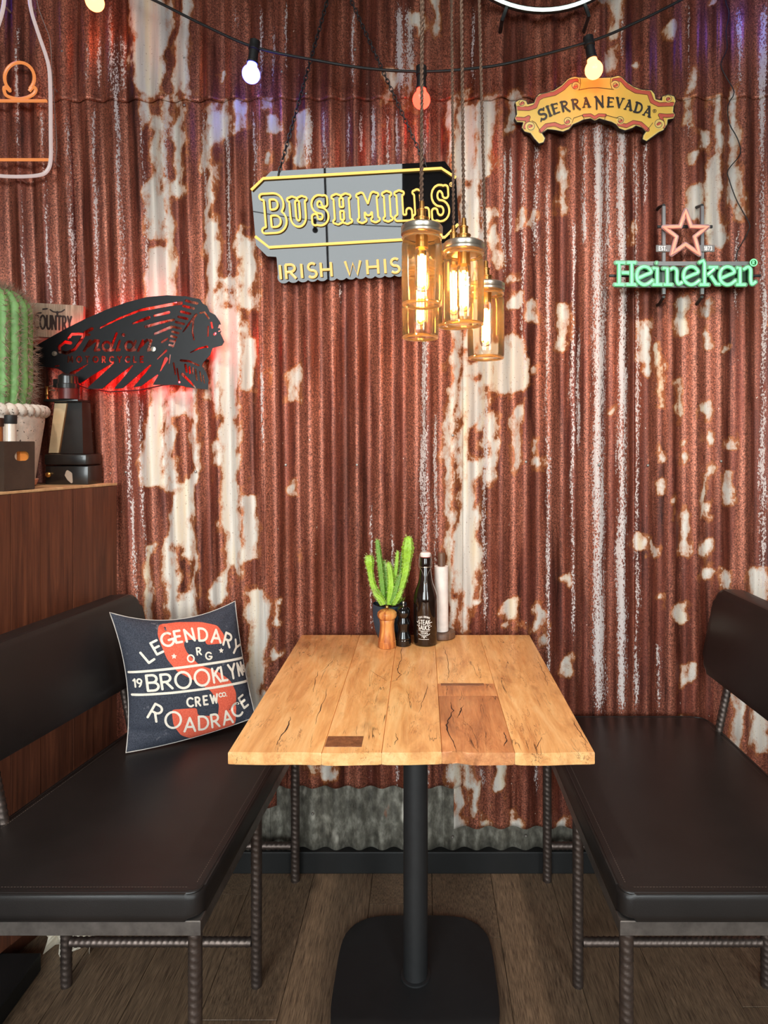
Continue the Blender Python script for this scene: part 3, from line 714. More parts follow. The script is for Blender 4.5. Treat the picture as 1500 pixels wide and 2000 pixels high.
def bench(label, sgn, inner, outer, backtop, backbot, zt, zb, Yf=1.176, Yr=1.945):
    """inner/outer: x at front and rear; backtop/backbot: x of the pad's front face (front, rear end)"""
    t = thing('bench', label, 'bench', ((inner[0]+outer[0])/2, (Yf+Yr)/2, 0), 'leather benches at the table')
    quad = [(inner[0], Yf), (outer[0], Yf), (outer[1], Yr), (inner[1], Yr)]
    if sgn < 0: quad = [(outer[0], Yf), (inner[0], Yf), (inner[1], Yr), (outer[1], Yr)]
    poly = round_poly(quad, [0.03, 0.03, 0.045, 0.045])
    seat = part('seat', G().prism(poly, SZ-CT, SZ, 0.013, 4), M_LEATHER, t, angle=0.9)
    def inset(d, z):
        c = Vector((sum(q[0] for q in quad)/4, sum(q[1] for q in quad)/4)); out = []
        n = len(poly)
        for i in range(n):
            p = Vector(poly[i]); tn = Vector(poly[(i+1) % n])-Vector(poly[i-1]); nn = Vector((-tn.y, tn.x)).normalized(); q = p+nn*d; out.append((q.x, q.y, z))
        return out
    part('piping', G().tube(inset(0.0055, SZ-0.0018), 0.0027, 8, True), M_LEATHER, seat)
    st = G(); path = inset(0.019, SZ+0.0004); n = len(path)
    for i in range(n):
        a = Vector(path[i]); b_ = Vector(path[(i+1) % n]); l = (b_-a).length; m = int(l/0.006)
        for k in range(m):
            p = a.lerp(b_, (k+0.2)/m); q = a.lerp(b_, (k+0.75)/m); dd = (q-p).normalized(); w = Vector((-dd.y, dd.x, 0))*0.0006
            st.add([p-w, q-w, q+w, p+w], [(0, 1, 2, 3)])
    part('stitching', st, plain('grey_thread', lin(96, 84, 76), 0.8), seat, smooth=False, kind='stuff')
    # steel frame under the cushion
    fr = G(); z0, z1 = SZ-CT-0.028, SZ-CT
    ix = lambda y, k: inner[0]+(inner[1]-inner[0])*(y-Yf)/(Yr-Yf)+k
    ox = lambda y, k: outer[0]+(outer[1]-outer[0])*(y-Yf)/(Yr-Yf)+k
    def bar(p, q, w=0.028):
        p = Vector(p); q = Vector(q); d = (q-p).normalized(); s = Vector((-d.y, d.x))*w/2
        fr.prism([tuple(p-s), tuple(q-s), tuple(q+s), tuple(p+s)], z0, z1, 0.0015, 1)
    k = 0.014*sgn
    bar((ix(Yf, 0), Yf+0.016), (ox(Yf, 0), Yf+0.016)); bar((ix(Yr, 0), Yr-0.02), (ox(Yr, 0), Yr-0.02))
    bar((ix(Yf, k), Yf+0.03), (ix(Yr, k), Yr-0.034)); bar((ox(Yf, -k), Yf+0.03), (ox(Yr, -k), Yr-0.034))
    part('seat_frame', fr, M_STEEL, t, smooth=False)
    # legs, stretchers
    for y in (Yf+0.016, 1.555, Yr-0.018):
        xi, xo = ix(y, 0.016*sgn), ox(y, -0.03*sgn)
        rebar('leg', t, (xi, y, 0), (xi, y, z0+0.004)); rebar('leg', t, (xo, y, 0), (xo, y, z0+0.004))
        if y > 1.3: rebar('stretcher', t, (xi+0.012*sgn, y, 0.108), (xo-0.012*sgn, y, 0.108), 0.0105)
    # back rest pad, reclined, carried by two bars
    th = 0.055; yb0, yb1 = Yf+0.03, 1.90
    lx = lambda top, y: (backtop if top else backbot)[0]+((backtop if top else backbot)[1]-(backtop if top else backbot)[0])*(y-Yf)/(1.88-Yf)
    pad = G().prism(round_poly([(yb0, zb), (yb1, zb), (yb1, zt), (yb0, zt)], 0.045, 6), 0.0, th, 0.014, 4)
    pad.v = [(lx(False, y)+(lx(True, y)-lx(False, y))*(z-zb)/(zt-zb)+q*sgn, y, z) for (y, z, q) in pad.v]
    if sgn < 0: pad.f = [f[::-1] for f in pad.f]
    part('backrest', pad, M_LEATHER, t, angle=0.9)
    for y in (1.40, 1.845):
        xo = ox(y, -0.02*sgn); xb = lx(False, y)+0.03*sgn
        rebar('back_post', t, (xo, y, z0+0.01), (lx(True, y)+0.04*sgn, y, zb+0.12), 0.0105)
    return t
bench('dark leather bench with the printed cushion, beside the plank cabinet', -1, (-0.415, -0.372), (-0.975, -0.842), (-0.985, -0.858), (-0.945, -0.805), 0.892, 0.655)
bench('dark leather bench with an empty seat, under the green neon sign', 1, (0.370, 0.366), (0.885, 0.872), (0.905, 0.886), (0.853, 0.836), 0.907, 0.66)

# ================================================================== THROW PILLOW
C_TL = P(214, 1196, 1.735); C_TR = P(459, 1174, 1.915); C_BR = P(499, 1400, 1.86); C_BL = P(246, 1470, 1.705)
C_BL.z = max(C_BL.z, SZ+0.004)
pn = ((C_TR-C_BL).cross(C_TL-C_BR)).normalized()
if pn.y > 0: pn = -pn
PIN = (0.13, 0.04, 0.21, -0.05)          # how far left, right, top, bottom edges draw in
def pillow_pt(a, b_, side=1, off=0.0):
    """a,b in 0..1 (left-right, top-bottom)"""
    s = 2*a-1; t = 2*b_-1
    s2 = s*(1-(PIN[0] if s < 0 else PIN[1])*(1-t*t)*s*s); t2 = t*(1-(PIN[2] if t < 0 else PIN[3])*(1-s*s)*t*t)
    aa, bb = (s2+1)/2, (t2+1)/2
    top = C_TL.lerp(C_TR, aa); bot = C_BL.lerp(C_BR, aa); p = top.lerp(bot, bb)
    h = (max(0, 1-s*s)**0.6)*(max(0, 1-t*t)**0.6)
    h += 0.05*math.sin(9*a+4*b_)*(1-abs(s))*max(0, 1-t*t)*abs(t)
    for (x0, y0, x1, y1, dp, w) in ((0.02,0.86,0.30,0.90,0.16,0.022),(0.36,0.02,0.42,0.22,0.12,0.02),(0.98,0.80,0.80,0.86,0.12,0.02),(0.05,0.10,0.22,0.26,0.10,0.03),(0.95,0.08,0.82,0.24,0.08,0.03),(0.04,0.60,0.16,0.56,0.07,0.02)):
        ex, ey = x1-x0, y1-y0; q = min(1, max(0, ((a-x0)*ex+(b_-y0)*ey)/(ex*ex+ey*ey))); dd = math.hypot(a-x0-q*ex, b_-y0-q*ey)
        h -= dp*math.exp(-(dd/w)**2)*(1-0.6*q)*min(1, 6*h)
    return p+pn*((0.064 if side == 1 else -0.030)*h+off*(1 if side == 1 else -1))
nn = 40; g = G()
for side in (1, 0):
    o = len(g.v)
    for i in range(nn+1):
        for j in range(nn+1): g.v.append(tuple(pillow_pt(i/nn, j/nn, side)))
    for i in range(nn):
        for j in range(nn):
            a = o+i*(nn+1)+j; q = (a, a+1, a+nn+2, a+nn+1); g.f.append(q if side == 1 else q[::-1])
def denim_mat(name, c0, c1, edge=True):
    m, nt, b = newmat(name)
    v = objvec(nt); f = noise(nt, v, 420, 2, 0.6); w = noise(nt, v, 22, 5, 0.7)
    c = ramp(nt, f, [(0.35, c0), (0.65, c1)])
    c = mixc(nt, ramp(nt, w, [(0.63, (0, 0, 0)), (0.72, (0.5, 0.5, 0.5))]), c, lin(150, 145, 150) if edge else c0)
    L(nt, c, b.inputs['Base Color']); b.inputs['Roughness'].default_value = 0.85; b.inputs['Specular IOR Level'].default_value = 0.2
    bump(nt, b, f, 0.25, 0.001); return m
pil = single('throw_pillow', g, denim_mat('navy_canvas', lin(44, 47, 56), lin(70, 73, 84)), 'navy cushion with a coral letter S and cream lettering, propped on the bench', 'cushion', (C_BL.x, C_BL.y, C_BL.z), smooth=True, angle=None)
edge = [pillow_pt(i/30, 0, 1) for i in range(30)]+[pillow_pt(1, i/30, 1) for i in range(30)]+[pillow_pt(1-i/30, 1, 1) for i in range(30)]+[pillow_pt(0, 1-i/30, 1) for i in range(30)]
part('seam', G().tube(edge, 0.0014, 6, True), plain('pale_seam_fabric', lin(196, 188, 180), 0.85), pil)
# the print, laid out in the photo's own crop of the cushion (z down)
QC = [(165, 215), (1225, 115), (1385, 1060), (290, 1415)]
def unbil(x, y):
    a, b_ = 0.5, 0.5
    for _ in range(8):
        px_ = [(QC[0][i]*(1-a)+QC[1][i]*a)*(1-b_)+(QC[3][i]*(1-a)+QC[2][i]*a)*b_ for i in (0, 1)]
        da = [(QC[1][i]-QC[0][i])*(1-b_)+(QC[2][i]-QC[3][i])*b_ for i in (0, 1)]; db = [(QC[3][i]-QC[0][i])*(1-a)+(QC[2][i]-QC[1][i])*a for i in (0, 1)]
        rx, ry = x-px_[0], y-px_[1]; det = da[0]*db[1]-da[1]*db[0]; a += (rx*db[1]-ry*db[0])/det; b_ += (da[0]*ry-da[1]*rx)/det
    s2, t2 = 2*a-1, 2*b_-1; s_, t_ = s2, t2
    for _ in range(6):
        s_ = max(-1, min(1, s2/(1-(PIN[0] if s_ < 0 else PIN[1])*(1-t_*t_)*s_*s_))); t_ = max(-1, min(1, t2/(1-(PIN[2] if t_ < 0 else PIN[3])*(1-s_*s_)*t_*t_)))
    return (s_+1)/2, (t_+1)/2
def pmap(off):
    def f(x, z, sd):
        a, b_ = unbil(x, z); return pillow_pt(a, b_, 1, off)
    return f
big_s = f_sub(f_poly(round_poly([(530,400),(545,318),(700,296),(900,292),(1040,318),(1100,400),(1092,462),(925,478),(922,430),(760,440),(735,468),(760,540),(860,640),(1020,690),(1140,765),(1192,860),(1196,1120),(1130,1220),(980,1262),(830,1278),(720,1240),(655,1150),(636,1018),(846,995),(850,1060),(1030,1062),(1035,960),(960,850),(820,770),(680,700),(600,600),(555,480)], 26, 3)), [])
part('letter_print', plate(big_s, (515, 1215, 280, 1290), 11, pmap(0.0007), merge=False), denim_mat('coral_print', lin(205, 84, 62), lin(226, 108, 84), False), pil, label='coral letter S print')
fs = []
def let(ch, x, y, h, rot, r, xs=1.0):
    w, sts = FONT[ch]; a = math.radians(rot)
    for st in sts:
        fs.append(f_stroke([(x+(px-w/2)*h*xs*math.cos(a)+(py-0.5)*h*math.sin(a), y+(px-w/2)*h*xs*math.sin(a)-(py-0.5)*h*math.cos(a)) for px, py in st], r))
for c in [('L',448,578,104,-38),('E',522,505,104,-28),('G',606,440,104,-16),('E',694,414,92,-10),('N',790,400,96,-10),('D',905,394,98,0),('A',1020,405,102,4),('R',1128,436,104,20),('Y',1208,496,104,32)]: let(*c, 9.5)
for c in [('O',793,590,56,-8),('R',862,530,56,-6),('G',945,566,56,4)]: let(*c, 6.5)
for (sx, sz) in ((657, 575), (1060, 522)):
    fs.append(f_poly([(sx+(26 if i % 2 == 0 else 11)*math.cos(-PI/2+i*PI/5), sz+(26 if i % 2 == 0 else 11)*math.sin(-PI/2+i*PI/5)) for i in range(10)]))
fs.append(f_stroke([(310,724),(640,676),(960,628),(1285,580)], 10)); fs.append(f_stroke([(336,914),(640,876),(980,824),(1310,770)], 10))
for c in [('B',487,800,128,-7,1.1),('R',594,784,120,-8,1.1),('O',727,768,132,-8,1),('O',884,744,130,-8,1),('K',1010,722,112,-9,0.85),('L',1080,708,112,-9,0.8),('Y',1158,690,112,-10,0.8),('N',1236,672,100,-10,0.55)]: let(*c[:5], 10, c[5])
let('1', 350, 812, 66, -6, 6.5); let('9', 388, 806, 66, -6, 6.5); let('8', 1277, 668, 58, -8, 5.0, 0.6); let('7', 1300, 662, 58, -8, 4.5, 0.5)
for c in [('C',785,950,70,-6),('R',850,942,70,-7),('E',915,930,70,-8),('W',990,916,70,-9)]: let(*c, 8, 0.85)
let('C', 1045, 884, 32, -6, 4.5); let('O', 1078, 878, 32, -6, 4.5); let('.', 1102, 876, 32, -6, 4.5)
for c in [('R',514,1050,132,26),('O',652,1106,138,8),('A',790,1142,118,-4),('D',906,1124,116,-6),('R',1008,1102,112,-12),('A',1116,1072,112,-16),('C',1200,1008,108,-28),('E',1264,936,96,-34)]: let(*c, 9.5, 0.95)
fs.append(f_stroke([(825,1305),(900,1292),(960,1278),(1040,1262)], 2.0))
part('lettering', plate(f_union(fs), (300, 1330, 330, 1320), 4.2, pmap(0.0015), merge=False), denim_mat('cream_print', lin(222, 210, 194), lin(236, 226, 212), False), pil, label='cream lettering print')

# ================================================================== PLANK CABINET (left) AND WHAT STANDS ON IT
CABZ = 1.216
cA = Vector((-0.945, 1.95)); dirc = Vector((-0.109, -0.328)).normalized(); nrm = Vector((-dirc.y, dirc.x))   # along the face towards the viewer
if nrm.x < 0: nrm = -nrm
cab = thing('plank_cabinet', 'dark stained plank cabinet carrying the large cactus, behind the bench', 'cabinet', (-1.2, 1.5, 0))
clen = 1.5
def cq(s, n): p = cA+dirc*s+nrm*n; return (p.x, p.y)
def cpoly(s0, s1, n0, n1):
    q = [cq(s0, n0), cq(s0, n1), cq(s1, n1), cq(s1, n0)]
    ar = sum(q[i][0]*q[(i+1) % 4][1]-q[(i+1) % 4][0]*q[i][1] for i in range(4)); return q if ar > 0 else q[::-1]
part('body', G().prism([cq(0.0, -0.020), (-1.62, 1.95), (-1.62-0.3, cq(clen, 0)[1]), cq(clen, -0.020)], 0.0, CABZ-0.008), M_CAB, cab, smooth=False)
part('top', G().prism([cq(0.0, 0.0), (-1.62, 1.95), (-1.62-0.3, cq(clen, 0)[1]), cq(clen, 0.0)], CABZ-0.0078, CABZ, 0.0015, 1), M_CABTOP, cab, smooth=False, label='raw wood top board')
s = 0.0; k = 0
while s < clen-0.01:
    w = [0.092, 0.07, 0.105, 0.085, 0.098][k % 5]; e2 = min(s+w, clen)
    part('plank', G().prism(cpoly(s+0.0008, e2-0.0008, -0.0198, -0.001+0.0012*(k % 2)), 0.05, CABZ-0.0085, 0.0012, 1), M_CAB, cab, smooth=False); s = e2; k += 1
part('plinth', G().rbox((-1.30, 0.75, 0.0), (-0.968, 1.60, 0.045), 0.003), M_BLACKPAINT, cab, smooth=False, label='black plinth')
# crumpled paper caught under the bench
rr = random.Random(3); g = G(); n = 9; base = P(97, 1862, 1.66); base.x += 0.05
for i in range(n+1):
    for j in range(n+1):
        x = (i/n-0.5)*0.12; z = j/n*0.10
        fold = 0.014*abs(((i*0.9+j*0.55) % 3)-1.5)
        g.v.append((base.x+x+0.02*(j/n)*(i/n-0.2), 1.668+0.022*math.sin(i*1.1)-fold+0.02*j/n, 0.0015+z*(0.75+0.3*math.sin(i*0.8))))
for i in range(n):
    for j in range(n): a = i*(n+1)+j; g.f.append((a, a+n+1, a+n+2, a+1))
pp = single('crumpled_paper', g, plain('creased_white_paper', lin(206, 196, 178), 0.85), 'crumpled off-white paper on the floor under the bench', 'paper', (base.x, 1.645, 0), smooth=False)
md = pp.modifiers.new('sheet', 'SOLIDIFY'); md.thickness = 0.001

# big columnar cactus in a pot with rope rim
cc = P(4, 0, 1.80); CX, CY = cc.x-0.006, 1.778
pot = thing('cactus_pot', 'tall spiny columnar cactus in a pale pot with rope rim', 'potted cactus', (CX, CY, CABZ))
M_STONE = plain('pitted_cream_stoneware', lin(198, 186, 174), 0.85, 0, 0.12, 45, bmp=0.6)
nt = M_STONE.node_tree; bs = nt.nodes['Principled BSDF']; old = bs.inputs['Base Color'].links[0].from_socket
L(nt, mixc(nt, ramp(nt, noise(nt, objvec(nt), 130, 2, 0.5), [(0.66, (0, 0, 0)), (0.7, (1, 1, 1))]), old, lin(70, 60, 54)), bs.inputs['Base Color'])
part('pot', G().lathe([(0.094, 0.012), (0.098, 0.016), (0.110, 0.10), (0.122, 0.185), (0.123, 0.205), (0.111, 0.205), (0.107, 0.185)], (CX, CY, CABZ), 40), M_STONE, pot)
part('saucer', G().lathe([(0.095, 0.0), (0.101, 0.004), (0.107, 0.020), (0.104, 0.022), (0.098, 0.012), (0.0, 0.012)], (CX, CY, CABZ), 40), plain('terracotta', lin(190, 132, 108), 0.8), pot)
g = G(); m = 300; n = 12
for i in range(m):
    a = 2*PI*i/m
    for k in range(n):
        b_ = 2*PI*k/n; r = 0.0165*(0.66+0.42*abs(math.sin(17*a+b_*0.5))**0.7); rr_ = 0.119+r*math.cos(b_)
        g.v.append((CX+rr_*math.cos(a), CY+rr_*math.sin(a), CABZ+0.214+1.05*r*math.sin(b_)))
for i in range(m):
    for k in range(n):
        j = (i+1) % m; k2 = (k+1) % n; g.f.append((i*n+k, j*n+k, j*n+k2, i*n+k2))
part('rope_rim', g, M_STONE, pot)
part('soil', G().lathe([(0.108, 0.195), (0.0, 0.198)], (CX, CY, CABZ), 24), plain('potting_soil', lin(54, 40, 30), 0.95, bmp=0.6), pot)
RB = 18; cz0 = CABZ+0.19; CH = 0.375; CR = 0.094
def crad(t): return CR*((0.86+0.14*min(1, t*4)) if t < 0.8 else math.sqrt(max(0, 1-((t-0.8)/0.2)**2))*0.985+0.015)
prof = [(crad(i/40), CH*i/40) for i in range(41)]
M_CACT = plain('cactus_green', lin(112, 156, 92), 0.55, 0, 0.2, 30)
part('stem', G().lathe(prof, (CX, CY, cz0), 180, rmod=lambda a, z: 1-0.13*(1-abs(math.cos(RB*a/2))**0.8)), M_CACT, pot)
g = G(); rr = random.Random(5)
def spine(g, p, d, l, r):
    d = d.normalized(); u = d.orthogonal().normalized(); w = d.cross(u); o = len(g.v)
    for k in range(3): a = 2*PI*k/3; g.v.append(tuple(p+u*(r*math.cos(a))+w*(r*math.sin(a))))
    g.v.append(tuple(p+d*l)); g.f += [(o, o+1, o+3), (o+1, o+2, o+3), (o+2, o, o+3)]
for kx in range(RB):
    a0 = 2*PI*kx/RB
    for j in range(24):
        t = (j+0.6+0.3*rr.random())/24; rad = crad(t); out = Vector((math.cos(a0), math.sin(a0), 0 if t < 0.8 else (t-0.8)*5)).normalized()
        p = Vector((CX, CY, cz0+CH*t))+Vector((math.cos(a0), math.sin(a0), 0))*rad
        for q in range(10 if t < 0.9 else 14):
            d = out*0.75+Vector((rr.uniform(-1, 1), rr.uniform(-1, 1), rr.uniform(-1, 1)))*0.85+Vector((0, 0, 0.5*(t > 0.85)))
            spine(g, p, d, rr.uniform(0.016, 0.033), 0.0008)
part('spines', g, plain('dry_spines', lin(160, 134, 118), 0.7), pot, smooth=False, kind='stuff')

# dark crate with hand hole, bottles inside
crx, cry = -1.063, 1.60
crate = thing('condiment_crate', 'dark brown condiment crate with a slotted hand hole, before the cactus pot', 'crate', (crx, cry, CABZ))
M_CRATE = plain('dark_brown_steel', lin(58, 44, 36), 0.45, 0.0, 0.25, 22)
fa = Vector((0.315, 0.949, 0)).normalized(); fb = Vector((-0.93, 0.36, 0)).normalized()
cw, ch, cl = 0.087, 0.128, 0.077; C0 = Vector((crx, cry, CABZ))
def panel(orig, ax, out, w, h, hole):
    f = f_poly([(0, 0), (w, 0), (w, h), (0, h)])
    if hole: f = f_sub(f, [f_stroke([(w*0.48, h*0.70), (w*0.68, h*0.70)], 0.0125)])
    return plate(f, (-0.003, w+0.003, -0.003, h+0.003), 0.0025, lambda x, z, sd: orig+ax*x+Vector((0, 0, z))+out*(0.0 if sd == 0 else -0.003), 0.003)
nf = Vector((fa.y, -fa.x, 0)); nb = Vector((-fb.y, fb.x, 0))
if nb.y > 0: nb = -nb
part('side_panel', panel(C0, fa, nf, cw, ch, True), M_CRATE, crate, smooth=False)
part('side_panel', panel(C0+fb*cl, fa, -nf, cw, ch, True), M_CRATE, crate, smooth=False)
part('side_panel', panel(C0, fb, nb, cl, ch, False), M_CRATE, crate, smooth=False); part('side_panel', panel(C0+fa*cw, fb, -nb, cl, ch, False), M_CRATE, crate, smooth=False)
part('bottom', plate(f_poly([(0, 0), (cw, 0), (cw, cl), (0, cl)]), (-0.002, cw+0.002, -0.002, cl+0.002), 0.02, lambda x, z, sd: C0+fa*x+fb*z+Vector((0, 0, 0.003 if sd == 0 else 0.0)), 0.003), M_CRATE, crate, smooth=False)
def small_bottle(pos, h, r, mat, capmat, label, name='sauce_bottle', capc=0.02, neck=0.6):
    t = thing(name, label, 'bottle', pos, 'bottles in the crate')
    part('body', G().lathe([(r*0.9, 0), (r, 0.004), (r, h*0.62), (r*0.95, h*0.68), (r*neck, h*0.78), (r*neck, h)], pos, 22), mat, t)
    part('cap', G().lathe([(r*neck+0.001, h-0.002), (r*neck+0.002, h), (r*neck+0.002, h+capc), (r*neck, h+capc+0.001), (0, h+capc+0.001)], pos, 20), capmat, t)
M_CLEAR = plain('pale_glass_bottle', lin(206, 192, 176), 0.12, 0, 0.1, 20, coat=0.6)
M_AMBERB = plain('chilli_oil_bottle', lin(150, 86, 44), 0.15, 0, 0.3, 40, coat=0.6)
small_bottle(C0+fa*0.033+fb*0.020+Vector((0, 0, 0.0034)), 0.172, 0.0140, M_CLEAR, M_BLACKPLASTIC, 'pale glass bottle with black screw cap in the crate', neck=0.9)
small_bottle(C0+fa*0.022+fb*0.054+Vector((0, 0, 0.0034)), 0.165, 0.0155, M_AMBERB, plain('brown_cap', lin(70, 40, 28), 0.4), 'amber chilli bottle with brown cap in the crate', neck=0.8)
q0 = [C0+fa*0.050+fb*0.007, C0+fa*0.080+fb*0.007, C0+fa*0.080+fb*0.040, C0+fa*0.050+fb*0.040]
single('napkin_packet', G().prism([(p.x, p.y) for p in q0], CABZ+0.0034, CABZ+0.108, 0.003, 2), plain('orange_wrapper', lin(236, 146, 66), 0.6), 'orange packet seen through the crate hand hole', 'packet', C0)

# old black projector-like apparatus
vx = P(128, 0, 1.90).x; vy = 1.90
ap = thing('vintage_projector', 'antique black lantern projector with cream side panel on the cabinet', 'projector', (vx, vy, CABZ))
M_JAPAN = plain('worn_black_enamel', lin(30, 28, 27), 0.3, 0.0, 0.3, 30, coat=0.3)
M_CREAM = plain('yellowed_cream_card', lin(205, 178, 140), 0.6, 0, 0.2, 10)
def ab(u0, u1, v0, v1, d0, d1, r=0.003): 
    a = P(u0, v1, d0); b_ = P(u1, v0, d0); return G().rbox((a.x, d0, a.z), (b_.x, d1, b_.z), r)
zb_ = CABZ
g = G().rbox((P(88, 0, 1.868).x, 1.868, zb_), (P(172, 0, 1.868).x, 1.950, P(0, 910, 1.868).z), 0.003)
part('base', g, M_JAPAN, ap)
part('lid', G().rbox((P(88, 0, 1.868).x, 1.863, P(0, 908, 1.868).z), (P(170, 0, 1.868).x, 1.952, P(0, 887, 1.868).z), 0.004), M_JAPAN, ap)
part('sticker', plate(f_poly([(0,0.024),(0.004,0.036),(0.008,0.040),(0.022,0.031),(0.024,0.002),(0.020,0.0),(0.008,0.010)]), (-0.002,0.028,-0.002,0.044), 0.003, lambda x, z, sd: Vector((P(127, 0, 1.868).x+x, 1.8665-(0.0005 if sd == 0 else 0), P(0, 944, 1.868).z+z)), 0.0005), plain('torn_label', lin(170, 152, 136), 0.8), ap, smooth=False, label='torn paper label')
part('knob', G().lathe([(0.007, 0), (0.008, 0.008), (0.004, 0.012), (0, 0.012)], n=14).xf(Matrix.Translation((P(96, 0, 1.868).x, 1.8695, P(0, 927, 1.868).z)) @ Matrix.Rotation(PI/2, 4, 'X')), M_BRASS, ap)
z0_, z1_ = P(0, 886, 1.868).z, P(0, 784, 1.868).z
def frust(xa0, xa1, xb0, xb1, y0, y1, y2, y3, za, zb2):
    g = G(); g.v = [(xa0,y0,za),(xa1,y0,za),(xa1,y1,za),(xa0,y1,za),(xb0,y2,zb2),(xb1,y2,zb2),(xb1,y3,zb2),(xb0,y3,zb2)]
    g.f = [(3,2,1,0),(4,5,6,7),(0,1,5,4),(1,2,6,5),(2,3,7,6),(3,0,4,7)]; return g
fx = lambda u, d=1.878: P(u, 0, d).x
part('lamp_house', frust(fx(91), fx(158), fx(99), fx(153), 1.890, 1.948, 1.897, 1.946, z0_, z1_), M_JAPAN, ap, smooth=False)
part('side_panel', frust(fx(91), fx(111), fx(100), fx(124), 1.8885, 1.890, 1.8955, 1.897, z0_+0.002, z1_-0.004), M_CREAM, ap, smooth=False, label='yellowed cream panel')
part('trim_strip', frust(fx(111), fx(113.5), fx(124), fx(126.5), 1.887, 1.890, 1.894, 1.897, z0_+0.002, z1_-0.004), plain('dull_gilt', lin(120, 84, 52), 0.4, 0.5), ap, smooth=False)
part('top_plate', G().rbox((fx(84), 1.878, z1_), (fx(152), 1.950, z1_+0.008), 0.002), M_JAPAN, ap)
zc = z1_+0.008
part('neck', G().lathe([(0.027, 0), (0.027, 0.032)], (fx(134, 1.888), 1.888, zc), 24), plain('dark_red_glass', lin(84, 22, 18), 0.4), ap)
part('cap', G().lathe([(0.0, 0.03), (0.030, 0.032), (0.031, 0.044), (0.028, 0.046), (0.027, 0.068), (0.020, 0.074), (0, 0.075)], (fx(133, 1.888), 1.888, zc), 28), M_JAPAN, ap, label='glossy black round cap')
part('post', G().lathe([(0.006, 0), (0.004, 0.006), (0.004, 0.012), (0.006, 0.016), (0.004, 0.02), (0.004, 0.036), (0.006, 0.04)], (fx(92, 1.91), 1.91, zc), 12), M_BRASS, ap)
for dz in (0.040, 0.028): part('arm', G().tube([(fx(84), 1.91, zc+dz), (fx(91), 1.905, zc+dz+0.001), (fx(100), 1.90, zc+dz-0.001)], 0.0022, 6), M_TIN, ap)
part('bracket', G().rbox((fx(96), 1.895, zc+0.036), (fx(116), 1.915, zc+0.062), 0.003), M_JAPAN, ap)

# ================================================================== WALL SIGNS
WF = WY-AMP-0.006                       # crest plane of the corrugation
def flat_map(uc, vc, d, depth):
    """field coordinates = photo pixels (x right, z down) relative to a plane at distance d"""
    return lambda x, z, sd: Vector(((x-PX)/F*d, d+(depth if sd else 0.0), CZ-(z-PY)/F*d))
def zf(x0, y0, k):                       # zoomed crop coordinates -> photo pixels
    return lambda pts: [(x0+x/k, y0+y/k) for x, y in pts]
def standoffs(parent, pts, d, mat, r=0.004):
    for (u, v) in pts:
        p = P(u, v, d); part('standoff', G().tube([(p.x, d+0.001, p.z), (p.x, WY+0.008, p.z)], r, 8), mat, parent)

# --- small wooden COUNTRY sign
d = WF-0.012
cs = thing('wooden_sign', 'small weathered wooden sign lettered COUNTRY beside the cactus', 'sign', P(118, 692, d))
M_GREYW = wood_mat('pale_weathered_board', lin(96, 80, 64), lin(152, 134, 112), lin(188, 170, 146), 1.5, 40, 0.8, axis=0, rnd=False)
tilt = 0.02
part('board', plate(f_poly([(44,590),(163,597),(162,662),(44,656)]), (40,166,586,666), 3.0, flat_map(0,0,d,0.012), 0.012), M_GREYW, cs, smooth=False)
part('board', plate(f_poly([(44,657),(162,663),(160,684),(44,682)]), (40,166,653,696), 3.0, flat_map(0,0,d+0.003,0.009), 0.009), plain('dull_red_board', lin(150, 64, 50), 0.8), cs, smooth=False, label='dull red lower board')
M_INK = plain('black_print', lin(44, 36, 32), 0.7)
pl = lambda x, y: (103+x, 643+0.045*x-y)
g = plate(f_union(text_fields('COUNTRY', 26, 1.9, pl, 0.13, 0.40)+[f_stroke([(98,605),(104,609),(112,610),(120,609),(126,605)], 1.3), f_stroke([(112,610),(112,617)], 2.6, 1.2), f_stroke([(84,604),(92,603)], 1.6), f_stroke([(72,612),(80,611)], 1.6)]), (46,160,598,650), 0.9, flat_map(0,0,d-0.0006,0))
part('lettering', g, M_INK, cs, smooth=False)

